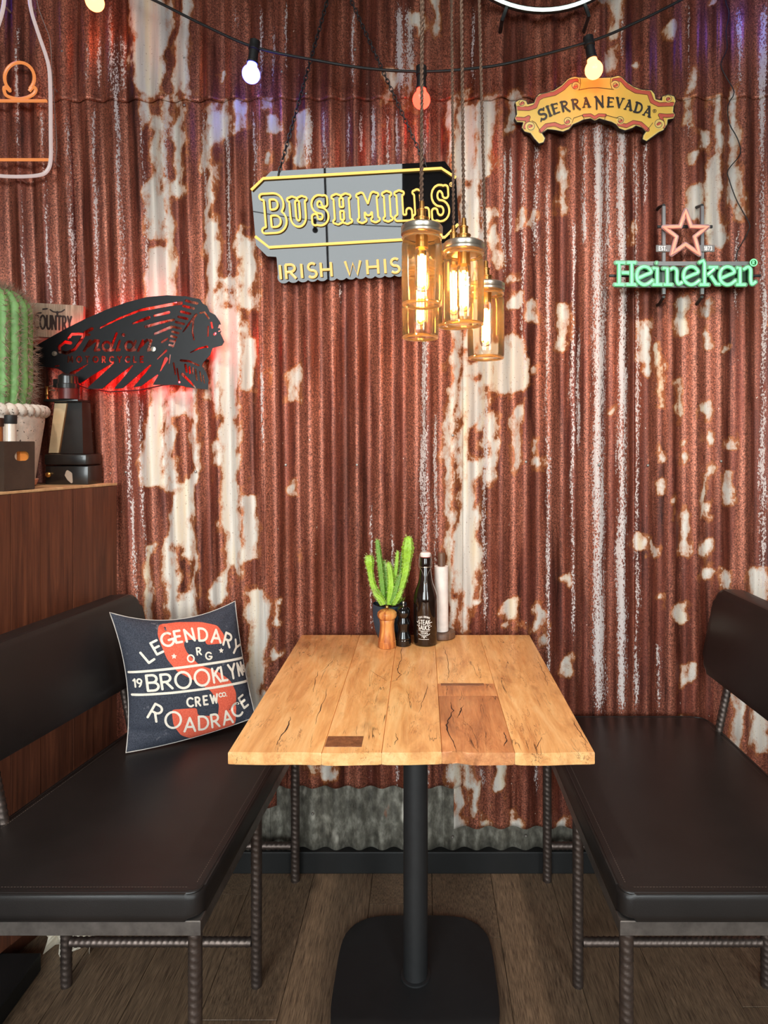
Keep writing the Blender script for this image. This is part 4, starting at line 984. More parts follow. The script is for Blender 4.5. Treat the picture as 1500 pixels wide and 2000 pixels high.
# --- cut-out motorcycle sign with red light behind
Z6 = zf(60, 560, 3.75); d = WF-0.034
ms = thing('cutout_sign', 'black cut metal sign of a feathered headdress profile, glowing red behind', 'sign', P(250, 760, d))
outl = Z6([(-40,480),(60,418),(100,395),(250,310),(400,235),(560,165),(700,115),(850,75),(1000,62),(1110,70),(1130,68),(1240,92),(1258,122),(1290,140),(1310,185),(1350,205),(1385,255),(1392,275),(1380,298),(1394,325),(1388,340),(1400,365),(1417,402),(1400,430),(1330,450),(1312,500),(1262,556),(1252,580),(1282,622),(1302,680),(1296,752),(1230,748),(1140,735),(1080,720),(880,718),(720,740),(600,748),(395,748),(340,690),(200,600),(90,585),(-40,560)])
S6 = lambda pts, a, b_=None: f_stroke(Z6(pts), a/3.75, None if b_ is None else b_/3.75)
holes = [S6([(300,636),(345,612),(418,566)], 15, 4), S6([(345,762),(430,692),(520,624),(606,558)], 36, 5), S6([(548,772),(610,706),(680,640),(744,577)], 36, 5), S6([(690,766),(752,702),(820,634),(876,576)], 28, 7), S6([(838,748),(880,700),(928,648)], 36, 6), S6([(180,582),(210,577)], 5, 3),
 S6([(510,300),(640,235),(800,172),(1020,130),(1100,120)], 6, 13), S6([(750,268),(865,226)], 8, 12), S6([(905,212),(1010,188)], 8, 11), S6([(842,292),(950,262),(1048,242)], 11, 9), S6([(908,345),(1028,294)], 9, 12),
 S6([(1240,192),(1272,186),(1304,232)], 7, 6), S6([(1322,262),(1330,300)], 8, 7), S6([(1300,290),(1298,362)], 5), S6([(1384,284),(1374,300)], 8, 4), S6([(1345,350),(1352,342)], 7), S6([(1386,322),(1376,326)], 5),
 S6([(1192,232),(1184,330),(1196,388)], 8, 5), S6([(1170,482),(1230,452),(1292,438)], 4, 8), S6([(1212,205),(1160,270),(1116,330)], 10, 5),
 S6([(992,468),(926,530)], 9, 4), S6([(990,530),(948,618)], 16, 3), S6([(1012,560),(1020,500)], 5), S6([(1046,560),(1060,640)], 7), S6([(1100,540),(1160,545),(1230,576)], 9, 6), S6([(1132,572),(1142,622)], 9), S6([(1162,588),(1166,632)], 8), S6([(1186,594),(1186,636)], 6), S6([(1110,640),(1160,690),(1206,740)], 11, 5), S6([(1206,606),(1216,682)], 7), S6([(1238,622),(1250,692)], 5), S6([(1262,650),(1272,705)], 5), S6([(1072,600),(1088,700)], 6), S6([(1000,380),(960,405)], 8), S6([(1060,390),(1040,440)], 6)]
bc = [(1172,112),(1150,150),(1128,190),(1108,228),(1086,266),(1066,300),(1052,334),(1040,366),(1030,398),(1022,430)]
for i, (x, y) in enumerate(bc):
    hw = 44-3.0*i; holes.append(S6([(x-hw*0.9+6, y-hw*0.22), (x+hw*0.9+6, y+hw*0.22)], 10-0.25*i))
word = [([(292,412),(250,405),(208,438),(212,474),(262,486),(318,462),(360,405),(400,335),(448,308)], 10), ([(276,378),(300,348),(350,346),(428,352)], 8), ([(392,468),(436,396)], 9), ([(420,436),(470,394),(496,398),(470,466),(500,462)], 9),
 (arc(556,436,30,32,20,380,14), 8), ([(628,342),(580,466),(604,462)], 8), ([(652,398),(628,466),(650,462)], 8), ([(676,352),(680,354)], 10), (arc(722,434,30,32,20,380,14), 8), ([(768,398),(742,466),(764,462)], 8), ([(786,468),(820,396)], 8), ([(808,436),(852,390),(882,394),(858,466),(884,460)], 8)]
for pts, r in word: holes.append(S6(pts, r*1.22))
pl = lambda x, y: Z6([(548+x, 552-y)])[0]
for ox, w, st in text_strokes('MOTORCYCLE', 40, 0.78, 0.92)[0]:
    for p in st: holes.append(f_stroke([pl(ox+a, b_) for a, b_ in p], 6.0/3.75))
plate_f = f_sub(f_poly(outl), holes)
part('plate', plate(plate_f, (48, 440, 574, 762), 0.75, flat_map(0,0,d,0.003), 0.003), plain('satin_black_powder_coat', lin(22, 22, 24), 0.36, 0.0, 0.1, 60, spec=0.25), ms, smooth=False)
M_RED = emis('red_led', (1.0, 0.016, 0.02), 42.0)
for pts in ([(118,658),(172,630),(240,600),(300,586),(345,590)], Z6([(345,690),(430,632),(505,572)]), Z6([(470,738),(560,660),(670,572)]), Z6([(640,738),(720,662),(806,580)]), Z6([(790,722),(850,660),(905,600)]), Z6([(960,700),(1010,690),(1100,700)]), [(418,628),(424,664),(400,686)]):
    part('led_strip', G().tube([P(u, v, d+0.011) for u, v in pts], 0.0028, 6), M_RED, ms, label='red light strip behind the plate')
for q in ((107,691),(300,682)): 
    p = P(*q, d); part('bolt', G().lathe([(0.0075, 0), (0.0075, 0.003), (0, 0.004)], n=14).xf(Matrix.Translation((p.x, d, p.z)) @ Matrix.Rotation(PI/2, 4, 'X')), M_TIN, ms)
standoffs(ms, [(107,691),(300,682),(395,700)], d+0.002, M_BLACKMETAL)
part('power_lead', G().tube([P(u, v, WF-0.006) for u, v in [(140,748),(170,758),(215,765),(270,762),(320,752),(345,750)]], 0.0022, 6), M_BLACKPLASTIC, ms)

# --- hanging black mirror sign with yellow tubes
d = 1.925; roll = math.radians(3.3); KS = d/F; oC = P(695, 435, d)
lean = math.radians(7.0)
Rm = Matrix.Rotation(-roll, 3, 'Y') @ Matrix.Rotation(lean, 3, 'X')
def smap(off, th=0.0):
    return lambda x, z, sd: oC+Rm @ Vector((x*KS, -off+(th if sd else 0.0), -z*KS))
bs_ = thing('whiskey_sign', 'glossy black mirror sign hung on chains with yellow neon outline lettering', 'sign', oC)
main = f_poly([(-157,-105),(180,-105),(200,-75),(200,18),(178,54),(166,56),(166,98),(-160,98),(-160,56),(-178,54),(-198,32),(-198,-70)])
scal = f_union([f_stroke([(-150+i*19, 96), (-149+i*19, 96)], 11.5) for i in range(17)])
panel_f = f_union([main, scal])
def acryl():
    m, nt, b = newmat('gloss_black_acrylic'); v = objvec(nt)
    L(nt, ramp(nt, noise(nt, v, 5, 2), [(0.3, (0.006, 0.006, 0.007, 1)), (0.7, (0.009, 0.009, 0.010, 1))]), b.inputs['Base Color'])
    b.inputs['Roughness'].default_value = 0.015; b.inputs['IOR'].default_value = 1.45
    return m
part('panel', plate(panel_f, (-205, 206, -110, 114), 2.0, smap(0, 0.006), 0.006), acryl(), bs_, smooth=False)
M_YEL = emis('yellow_neon', (1.0, 0.57, 0.14), 1.15)
def tube_loop(pts, off, r, closed, n=6): 
    mp = smap(off); return G().tube([mp(x, z, 0) for x, z in pts], r, n, closed)
OFF = 0.008
part('neon_line', tube_loop([(-197,-71),(-172,-91),(172,-91),(199,-72)], OFF, 0.0042, False, 8), M_YEL, bs_); part('neon_line', tube_loop([(-197,16),(-172,38),(172,38),(199,15)], OFF, 0.0042, False, 8), M_YEL, bs_)
SL = 0.16
SLAB = {  # heavy slab letters, unit box, y up
 'B': (0.66, [[(0.14,0),(0.14,1)], [(0.0,1),(0.32,1)]+arc(0.36,0.76,0.24,0.24,90,-90)+[(0.2,0.52)], [(0.2,0.52)]+arc(0.38,0.26,0.28,0.26,90,-90)+[(0,0)]]),
 'U': (0.72, [[(0.14,1),(0.14,0.36)]+arc(0.36,0.30,0.22,0.30,180,360)+[(0.58,1)], [(0,1),(0.27,1)], [(0.45,1),(0.72,1)]]),
 'S': (0.60, [arc(0.31,0.745,0.23,0.255,25,270,10)+arc(0.30,0.25,0.25,0.25,85,-155,12), [(0.54,0.98),(0.54,0.75)], [(0.06,0.02),(0.06,0.24)]]),
 'H': (0.72, [[(0.14,0),(0.14,1)], [(0.58,0),(0.58,1)], [(0.14,0.5),(0.58,0.5)], [(0,1),(0.27,1)], [(0.45,1),(0.72,1)], [(0,0),(0.27,0)], [(0.45,0),(0.72,0)]]),
 'M': (0.86, [[(0.12,0),(0.14,1),(0.43,0.3),(0.72,1),(0.74,0)], [(0,1),(0.16,1)], [(0.70,1),(0.86,1)], [(0,0),(0.24,0)], [(0.62,0),(0.86,0)]]),
 'I': (0.30, [[(0.15,0),(0.15,1)], [(0,1),(0.3,1)], [(0,0),(0.3,0)]]),
 'L': (0.58, [[(0.14,0),(0.14,1)], [(0,1),(0.28,1)], [(0,0),(0.56,0),(0.56,0.26)]])}
for ch, x0, x1, zt_, zb_2 in [('B',-182,-134,-62,11),('U',-131,-90,-54,2),('S',-86,-50,-54,2),('H',-45,-5,-54,2),('M',3,49,-54,2),('I',53,74,-54,2),('L',77,111,-54,2),('L',112,144,-54,3),('S',147,185,-60,7)]:
    w, sts = SLAB[ch]; hh = zb_2-zt_; r = 5.0; ww = x1-x0
    f = f_union([f_stroke([(x0+r+px/w*(ww-2*r), zb_2-r-py*(hh-2*r)) for px, py in st], r*(0.72 if len(st) == 2 and abs(st[0][1]-st[1][1]) < 0.01 else 1.12)) for st in sts])
    g = G()
    for lp in contours(f, (x0-8, x1+8, zt_-8, zb_2+8), 0.8):
        q = smooth_loop(lp, 4, 2)
        if len(q) > 6: mp = smap(OFF); g.tube([mp(x, z, 0) for x, z in q], 0.0032, 6, True)
    part('neon_letter', g, M_YEL, bs_)
M_YEL2 = emis('pale_yellow_neon', (1.0, 0.62, 0.2), 0.85)
for ch, x0, wd in [('I',-154,0),('R',-143,19),('I',-112,0),('S',-100,17),('H',-74,20),('W',-26,30),('H',17,21),('I',52,0),('S',63,17),('K',92,19),('E',119,15),('Y',140,18)]:
    w, sts = FONT[ch]; g = G(); mp = smap(OFF)
    for st in sts: g.tube([mp(x0+(px/w*wd if wd else 0), 100-py*27, 0) for px, py in st], 0.0040, 8)
    part('neon_letter', g, M_YEL2, bs_)
g = G(); mp = smap(OFF); g.tube([mp(190+4*math.cos(a*PI/6), -60+4*math.sin(a*PI/6), 0) for a in range(12)], 0.0009, 5, True)
for st in FONT['R'][1]: g.tube([mp(188.6+px*4, -57.6-py*5, 0) for px, py in st], 0.0008, 5)
part('registered_mark', g, M_YEL2, bs_)
# chains to one hook
hook = P(657, -62, WF-0.012)
def chain(a, b_):
    a = Vector(a); b_ = Vector(b_); d_ = (b_-a); n = int(d_.length/0.0135); dn = d_.normalized(); g = G()
    s1 = dn.cross(Vector((0, 1, 0))).normalized(); s2 = dn.cross(s1)
    for i in range(n+1):
        c = a+dn*(d_.length*i/n); s_ = s1 if i % 2 else s2
        g.tube([c+dn*(0.0098*math.cos(t*PI/5))+s_*(0.0052*math.sin(t*PI/5)) for t in range(10)], 0.0016, 5, True)
    return g
m1 = smap(0.001); part('chain', chain(m1(-142,-100,0), hook), M_BLACKMETAL, bs_); part('chain', chain(m1(142,-100,0), hook), M_BLACKMETAL, bs_)
part('hook', G().tube([(hook.x, WY+0.005, hook.z+0.004), (hook.x, hook.y-0.008, hook.z+0.004), (hook.x, hook.y-0.014, hook.z), (hook.x, hook.y-0.012, hook.z-0.008), (hook.x, hook.y-0.002, hook.z-0.012)], 0.0028, 8), M_BLACKMETAL, bs_)
part('standoff', G().tube([m1(-140, 80, 1)+Vector((0, 0.004, 0)), Vector((m1(-140, 80, 1).x, WY+0.004, m1(-140, 80, 1).z))], 0.004, 8), M_BLACKMETAL, bs_)

# --- yellow banner sign
Z5 = zf(990, 130, 4.2857); d = WF-0.022; k5 = 1/4.2857
sn = thing('banner_sign', 'yellow scroll banner sign with coral ribbon trim and black arched lettering', 'sign', P(1163, 280, d))
ol = [(540,92),(570,85),(600,92),(740,97),(880,92),(930,78),(960,88),(1000,130),(1060,170),(1130,195),(1210,200),(1235,230),(1245,275),(1300,286),(1302,252),(1350,235),(1400,250),(1412,290),(1395,330),(1390,380),(1407,400),(1395,432),(1345,442),(1340,482),(1310,530),(1270,548),(1195,602),(1170,622),(1138,606),(1145,575),(1166,545),(1130,508),(1080,492),(1050,512),(990,532),(940,514),(915,482),(880,462),(820,445),(775,432),(735,450),(700,432),(640,442),(600,462),(552,482),(520,522),(470,542),(400,528),(340,522),(290,556),(318,600),(306,632),(270,642),(232,602),(200,556),(150,542),(128,510),(140,465),(85,462),(68,432),(86,400),(80,330),(72,300),(108,278),(160,286),(172,318),(230,305),(245,260),(270,233),(340,218),(400,198),(460,158),(510,108)]
of = f_poly(Z5(ol))
S5 = lambda pts, r, r2=None: f_stroke(Z5(pts), r*k5, None if r2 is None else r2*k5)
BB = (1000, 1324, 142, 286)
part('backing', plate(f_off(of, 1.4), BB, 1.0, flat_map(0,0,d+0.002,0.016), 0.016), plain('black_sign_edge', lin(34, 28, 26), 0.5), sn, smooth=False)
M_SY = plain('sign_yellow', lin(252, 206, 88), 0.4, 0, 0.05, 12); M_SC = plain('sign_pale_yellow', lin(250, 218, 124), 0.4, 0, 0.04, 20); M_SR = plain('sign_coral', lin(214, 96, 72), 0.4, 0, 0.1, 30)
face = part('face', plate(of, BB, 0.9, flat_map(0,0,d+0.001,0.001), 0.001), M_SC, sn, smooth=False)
part('field', plate(f_off(of, -10*k5), BB, 0.9, flat_map(0,0,d+0.0006,0)), M_SY, sn, smooth=False)
rib = [S5([(92,348),(180,352),(238,332),(262,268),(300,246),(400,225),(470,182),(528,126),(582,116)], 15), S5([(898,116),(960,108),(1010,166),(1080,206),(1190,220),(1215,290),(1270,318),(1388,314)], 15), S5([(284,538),(330,492),(400,482),(460,506),(522,486)], 14), S5([(645,410),(700,406),(735,428),(770,406),(822,408)], 11), S5([(940,482),(1000,496),(1060,466),(1120,476),(1178,528)], 14), S5([(82,436),(150,440),(182,424)], 13), S5([(176,448),(152,508)], 13), S5([(1282,406),(1340,412),(1392,408)], 13), S5([(1292,424),(1312,500)], 13)]
rfield = f_union(rib)
part('ribbon', plate(lambda X, Z: np.minimum(rfield(X, Z), of(X, Z)-4*k5), BB, 0.7, flat_map(0,0,d+0.0002,0)), M_SR, sn, smooth=False, label='coral ribbon edge')
lines = [f_ring(f_off(rfield, 2*k5), 0.34), f_ring(f_off(of, -1.5*k5), 0.28)]
scr = []; dots = []
for (x, y, r, sg) in [(575,162,40,1),(910,152,40,-1),(508,458,36,1),(950,450,36,-1),(196,502,46,-1),(1274,482,46,1),(128,306,34,1),(1352,270,34,-1)]:
    sp = [(x+sg*r*(1-0.78*t/22)*math.cos(0.5+t*0.42), y-r*(1-0.78*t/22)*math.sin(0.5+t*0.42)) for t in range(23)]
    scr.append(S5(sp, 2.0)); dots.append(S5([(x, y), (x+1, y)], r*0.92))
scr += [S5([(600,196),(680,180),(760,176),(840,184),(895,192)], 2), S5([(612,96),(618,140),(606,190)], 2), S5([(870,96),(866,140),(880,186)], 2), S5([(545,470),(560,430),(632,406)], 2), S5([(632,404),(648,440)], 2), S5([(826,404),(818,445)], 2), S5([(826,404),(900,425),(935,432)], 2), S5([(240,470),(290,556)], 2), S5([(1222,470),(1165,545)], 2), S5([(208,452),(240,470)], 2)]
part('scroll', plate(lambda X, Z: np.minimum(f_union(dots)(X, Z), of(X, Z)-2*k5), BB, 0.8, flat_map(0,0,d-0.0002,0)), M_SC, sn, smooth=False)
part('scroll_core', plate(f_union([S5([(x-8, y+6), (x+9, y-2)], 11) for (x, y) in ((572,168),(912,156),(506,462),(952,454),(198,498),(1270,478),(126,306),(1350,270))]), BB, 0.8, flat_map(0,0,d-0.0005,0)), M_SR, sn, smooth=False)
part('line_work', plate(lambda X, Z: np.minimum(np.maximum(lines[0](X, Z)-np.where(f_union(dots)(X, Z) > 0, 99, 0), f_union(scr)(X, Z)), of(X, Z)-1*k5), BB, 0.55, flat_map(0,0,d-0.0008,0)), plain('sign_outline_ink', lin(70, 42, 26), 0.5), sn, smooth=False)
WEDGE = {  # pointed display capitals: strokes with their half widths
 'S': (0.62, [(arc(0.32,0.74,0.25,0.24,40,265,10)+arc(0.30,0.26,0.27,0.25,85,-140,10), 0.085), ([(0.52,0.80),(0.60,1.02)], 0.06), ([(0.1,0.16),(-0.02,-0.08)], 0.06)]),
 'I': (0.2, [([(0.1,0),(0.1,1)], 0.10), ([(-0.02,1),(0.24,1)], 0.05), ([(-0.02,0),(0.24,0)], 0.05)]),
 'E': (0.55, [([(0.1,0),(0.1,1)], 0.10), ([(0,1),(0.55,0.98)], 0.06), ([(0.1,0.52),(0.45,0.54)], 0.05), ([(0,0),(0.58,0.04)], 0.06), ([(0.55,0.98),(0.57,0.84)], 0.04)]),
 'R': (0.62, [([(0.1,-0.02),(0.1,1)], 0.10), ([(0,1)]+arc(0.3,0.76,0.26,0.24,90,-90)+[(0.1,0.5)], 0.075), ([(0.26,0.5),(0.5,0.05),(0.68,-0.16)], 0.085)]),
 'A': (0.72, [([(0.1,0),(0.36,1)], 0.06), ([(0.36,1),(0.64,0)], 0.105), ([(0.16,0.34),(0.56,0.34)], 0.05), ([(0,0),(0.2,0)], 0.045), ([(0.5,0),(0.78,0)], 0.045), ([(0.2,1.0),(0.38,1.0)], 0.045)]),
 'N': (0.72, [([(0.1,-0.18),(0.1,1)], 0.075), ([(0.06,1),(0.62,0.02)], 0.105), ([(0.62,0),(0.62,1.08)], 0.07), ([(-0.06,1),(0.12,1)], 0.05)]),
 'V': (0.72, [([(0.08,1),(0.36,0)], 0.105), ([(0.36,0),(0.64,1.02)], 0.06), ([(-0.04,1),(0.22,1)], 0.045), ([(0.52,1),(0.78,1)], 0.045)]),
 'D': (0.68, [([(0.1,0),(0.1,1)], 0.10), ([(0,1)]+arc(0.26,0.5,0.36,0.5,90,-90,12)+[(0,0)], 0.08)])}
tf = []
for ch, x, y, hh, rot in [('S',298,398,78,22),('I',352,372,74,20),('E',405,352,72,16),('R',484,330,70,12),('R',574,312,68,8),('A',664,300,68,4),('N',776,296,76,2),('E',866,298,68,-3),('V',944,302,68,-7),('A',1020,322,70,-11),('D',1104,346,72,-15),('A',1180,374,72,-19)]:
    w, sts = WEDGE[ch]; a = math.radians(rot); hh *= 1.12; W = hh*1.16
    for st, r in sts:
        q = []
        for px, py in st:
            lx, ly = (px-w/2)*W, (py-0.5)*hh; q.append((x+lx*math.cos(a)-ly*math.sin(a)*1.0, y-(lx*math.sin(a)+ly*math.cos(a))))
        tf.append(S5(q, r*W))
part('lettering', plate(f_union(tf), BB, 0.55, flat_map(0,0,d-0.0012,0)), plain('sign_letter_black', lin(38, 32, 28), 0.45), sn, smooth=False)
q = Z5([(1237,371)])[0]
part('registered_mark', plate(f_union([f_ring(f_stroke([q, (q[0]+0.01, q[1])], 3.2), 0.4), f_stroke([(q[0]-0.9,q[1]+1.5),(q[0]-0.9,q[1]-1.5),(q[0]+0.6,q[1]-1.2),(q[0]-0.5,q[1]),(q[0]+0.9,q[1]+1.5)], 0.35)]), (q[0]-5, q[0]+5, q[1]-5, q[1]+5), 0.3, flat_map(0,0,d-0.0012,0)), M_INK, sn, smooth=False)
standoffs(sn, [(1060,215),(1163,165),(1275,215)], d+0.016, M_BLACKMETAL)

# --- green neon beer sign
Z4 = zf(1170, 380, 4.545); d = WF-0.055; k4 = 1/4.545; KM = d/F*k4
hn = thing('neon_beer_sign', 'green neon word sign with coral star on a grey frame', 'neon sign', P(1338, 570, d))
M_GREEN = emis('green_neon', (0.26, 1.0, 0.42), 1.15); M_CORAL = emis('coral_neon', (1.0, 0.34, 0.22), 1.15)
M_HALO = plain('smoked_green_acrylic', lin(112, 148, 122), 0.25, 0, 0.05, 20); M_HALO2 = plain('pink_grey_acrylic', lin(168, 138, 140), 0.25, 0, 0.05, 20)
M_GREY = plain('grey_sign_frame', lin(132, 132, 134), 0.45, 0.3, 0.08, 30)
E_ = [(352,742),(410,716),(462,690),(440,652),(396,640),(352,664),(334,716),(346,768),(388,800),(432,794),(474,762)]
LET = [[[(150,605),(228,605)],[(252,605),(326,605)],[(178,612),(178,792)],[(290,612),(290,792)],[(204,695),(264,695)],[(140,800),(220,800)],[(246,800),(326,800)]],
 [E_], [[(510,607),(514,607)],[(480,655),(516,655),(516,788)],[(478,800),(558,800)]],
 [[(568,655),(606,655),(606,788)],[(578,800),(648,800)],[(636,664),(662,652),(690,676),(690,756),(706,796),(738,778)]],
 [[(x+416, y) for x, y in E_]], [[(890,604),(926,586),(936,612),(936,788)],[(896,800),(972,800)],[(976,645),(1052,645)],[(1022,660),(966,712)],[(992,722),(1042,796),(1072,796)]],
 [[(x+738, y) for x, y in E_]], [[(1224,650),(1252,650),(1252,788)],[(1222,800),(1300,800)],[(1284,664),(1322,642),(1346,668),(1346,750),(1358,796),(1392,774)]]]
def fine(pts, n=4):
    """Catmull-Rom through points"""
    if len(pts) < 4: return pts
    out = []
    for i in range(len(pts)-1):
        p0 = pts[max(i-1, 0)]; p1 = pts[i]; p2 = pts[i+1]; p3 = pts[min(i+2, len(pts)-1)]
        for k in range(n):
            t = k/n; out.append(tuple(0.5*(2*p1[c]+(p2[c]-p0[c])*t+(2*p0[c]-5*p1[c]+4*p2[c]-p3[c])*t*t+(3*p1[c]-p0[c]-3*p2[c]+p3[c])*t**3) for c in range(len(p1))))
    return out+[pts[-1]]
hal = []
for sts in LET:
    g = G()
    for st in sts:
        c = fine(st) if len(st) > 5 else st
        g.tube([P(*Z4([p])[0], d-0.010) for p in c], 0.0040, 8); hal.append(f_stroke(Z4(c), 21*k4))
    part('neon_letter', g, M_GREEN, hn)
part('letter_backing', plate(f_union(hal), (1192, 1482, 500, 566), 0.9, flat_map(0,0,d-0.003,0.004), 0.004), M_HALO, hn, smooth=False)
star = [(770,140),(818,285),(966,285),(850,375),(892,530),(768,442),(645,530),(688,375),(574,288),(720,285)]
stf = f_poly(Z4(star))
part('neon_star', G().tube([P(*p, d-0.010) for q in range(10) for p in [Z4([star[q]])[0], Z4([((star[q][0]*0.5+star[(q+1) % 10][0]*0.5), (star[q][1]*0.5+star[(q+1) % 10][1]*0.5))])[0]]], 0.0044, 8, True), M_CORAL, hn, label='coral star tube')
part('star_backing', plate(f_ring(stf, 21*k4), (1285, 1392, 402, 505), 0.9, flat_map(0,0,d-0.003,0.004), 0.004), M_HALO2, hn, smooth=False)
def zrect(x0, y0, x1, y1, dd=0.0, th=0.006):
    a = P(*Z4([(x0, y1)])[0], d+dd); b_ = P(*Z4([(x1, y0)])[0], d+dd); return G().rbox((a.x, d+dd, a.z), (b_.x, d+dd+th, b_.z), 0.001, 1)
for x in (578, 920):
    part('frame_bar', zrect(x-15, 100, x+15, 885, 0.006, 0.010), M_GREY, hn)
    for yy in (85, 900): 
        p = P(*Z4([(x+8, yy)])[0], d); part('wall_clip', G().tube([(p.x, d+0.010, p.z), (p.x+0.004, WY-0.012, p.z+(0.012 if yy < 500 else -0.012)), (p.x+0.004, WY+0.006, p.z+(0.012 if yy < 500 else -0.012))], 0.005, 8), M_BLACKMETAL, hn)
part('frame_bar', zrect(300, 592, 1370, 632, 0.004, 0.004), M_GREY, hn); part('frame_bar', zrect(140, 796, 960, 826, 0.004, 0.004), M_GREY, hn); part('frame_bar', zrect(90, 708, 1440, 730, 0.012, 0.006), M_BLACKMETAL, hn); part('frame_bar', zrect(520, 270, 1010, 296, 0.012, 0.006), M_BLACKMETAL, hn)
part('back_panel', zrect(330, 640, 1370, 790, 0.0075, 0.003), plain('dark_green_acrylic', lin(22, 50, 30), 0.3), hn)
for (x0, x1, tx, txt) in ((507, 640, 566, 'EST.'), (895, 1027, 968, '1873')):
    pq = part('date_plate', zrect(x0, 447, x1, 508, 0.002, 0.003), plain('grey_date_plate', lin(128, 126, 126), 0.4), hn)
    pl = lambda x, y, tx=tx: Z4([(tx+x, 494-y)])[0]
    part('lettering', plate(f_union(text_fields(txt, 34, 4.2*k4, pl, 0.28, 0.62)), (Z4([(x0, 0)])[0][0], Z4([(x1, 0)])[0][0], 476, 494), 0.4, flat_map(0,0,d+0.0015,0)), plain('white_print', lin(236, 236, 236), 0.5), pq, smooth=False)
rc = Z4([(1373, 604)])[0]
part('registered_mark', plate(f_stroke([rc, (rc[0]+0.01, rc[1])], 7.2), (rc[0]-9, rc[0]+9, rc[1]-9, rc[1]+9), 0.7, flat_map(0,0,d-0.006,0.004), 0.004), plain('dark_green_disc', lin(20, 90, 40), 0.4), hn, smooth=False)
g = G().tube([P(rc[0]+6.6*math.cos(a*PI/12), rc[1]+6.6*math.sin(a*PI/12), d-0.008) for a in range(24)], 0.0016, 6, True)
for st in FONT['R'][1]: g.tube([P(rc[0]-2+px*5.5, rc[1]+3.4-py*6.8, d-0.008) for px, py in st], 0.0012, 6)
part('neon_mark', g, M_GREEN, hn)
part('power_lead', G().tube(fine([P(u, v, WF-0.004) for u, v in [(1438,508),(1440,490),(1452,470),(1462,450),(1464,438),(1450,412),(1436,385),(1424,350),(1422,332),(1446,300),(1440,270),(1424,240),(1422,205),(1434,180),(1418,150),(1408,125),(1420,95),(1418,60),(1424,25),(1416,-10),(1420,-120)]], 3), 0.0016, 6), M_BLACKPLASTIC, hn)

# --- bottle outline neon
d = WF-0.03; bx = 33
bn = thing('neon_bottle_sign', 'white neon bottle outline with amber band and horseshoe tubes', 'neon sign', P(bx, 345, d))
half = [(20,-330),(20,-180),(22,-60),(26,10),(40,60),(60,120),(65,165),(66,260),(66,310),(60,332),(44,342),(0,345)]
pts = [(bx+x, y) for x, y in half]+[(bx-x, y) for x, y in half[::-1][1:]]
M_NW = emis('soft_white_neon', (1.0, 0.80, 0.76), 0.40); M_NO = emis('soft_amber_neon', (1.0, 0.32, 0.09), 0.60)
part('outline_tube', G().tube([P(u, v, d) for u, v in fine(pts, 4)], 0.0055, 8, True), M_NW, bn)
for v in (197, 312): part('band_tube', G().tube([P(bx-62, v, d), P(bx+58 if v < 200 else bx+63, v, d)], 0.0048, 8), M_NO, bn)
om = [(10,170),(8,176),(12,186),(24,191),(38,193),(54,190),(66,183),(70,174),(64,170)]
part('horseshoe_tube', G().tube([P(38+29*math.cos(math.radians(a)), 152+30*math.sin(math.radians(a))*1.0, d) for a in range(130, 412, 12)], 0.0048, 8), M_NO, bn)
part('horseshoe_tube', G().tube([P(u, v, d) for u, v in fine([(20,178)]+om+[(57,178)], 3)], 0.0048, 8), M_NO, bn)
part('power_lead', G().tube(fine([P(u, v, WF-0.006) for u, v in [(107,320),(111,290),(108,230),(102,150),(98,80),(84,40),(72,0),(66,-80)]], 3), 0.0012, 6), plain('clear_cable', lin(150, 138, 132), 0.3), bn)
standoffs(bn, [(bx+66,312),(bx+64,165),(bx-64,165),(bx-66,312),(bx,345),(bx+26,10),(bx-26,10)], d, plain('clear_acrylic_peg', lin(170, 160, 156), 0.2), 0.003)

# --- round neon ring, mostly above
d = WF-0.05; cu, cv, Rr = 1060, -184, 206
ring = thing('neon_ring_sign', 'white glowing round neon tube sign above the yellow banner', 'neon sign', P(cu, cv+Rr, d))
part('ring_tube', G().tube([P(cu+Rr*math.cos(a*PI/40), cv+Rr*math.sin(a*PI/40)-3, d) for a in range(80)], 0.0052, 10, True), emis('cool_white_neon', (0.86, 1.0, 0.9), 1.1), ring)
part('ring_backing', G().tube([P(cu+(Rr+2)*math.cos(a*PI/40), cv+(Rr+2)*math.sin(a*PI/40)-3, d+0.014) for a in range(80)], 0.010, 8, True), M_BLACKMETAL, ring)
for (u, v) in ((981, 38), (1151, 30), (1060-190, -250), (1060+190, -250)):
    a = P(u, v, d); v2 = P(u+(1060-u)*0.12, v-26, d+0.014)
    part('bracket', G().tube([v2, Vector((a.x, a.y+0.004, a.z)), Vector((a.x, WY+0.006, a.z-0.008))], 0.006, 8), M_BLACKMETAL, ring)

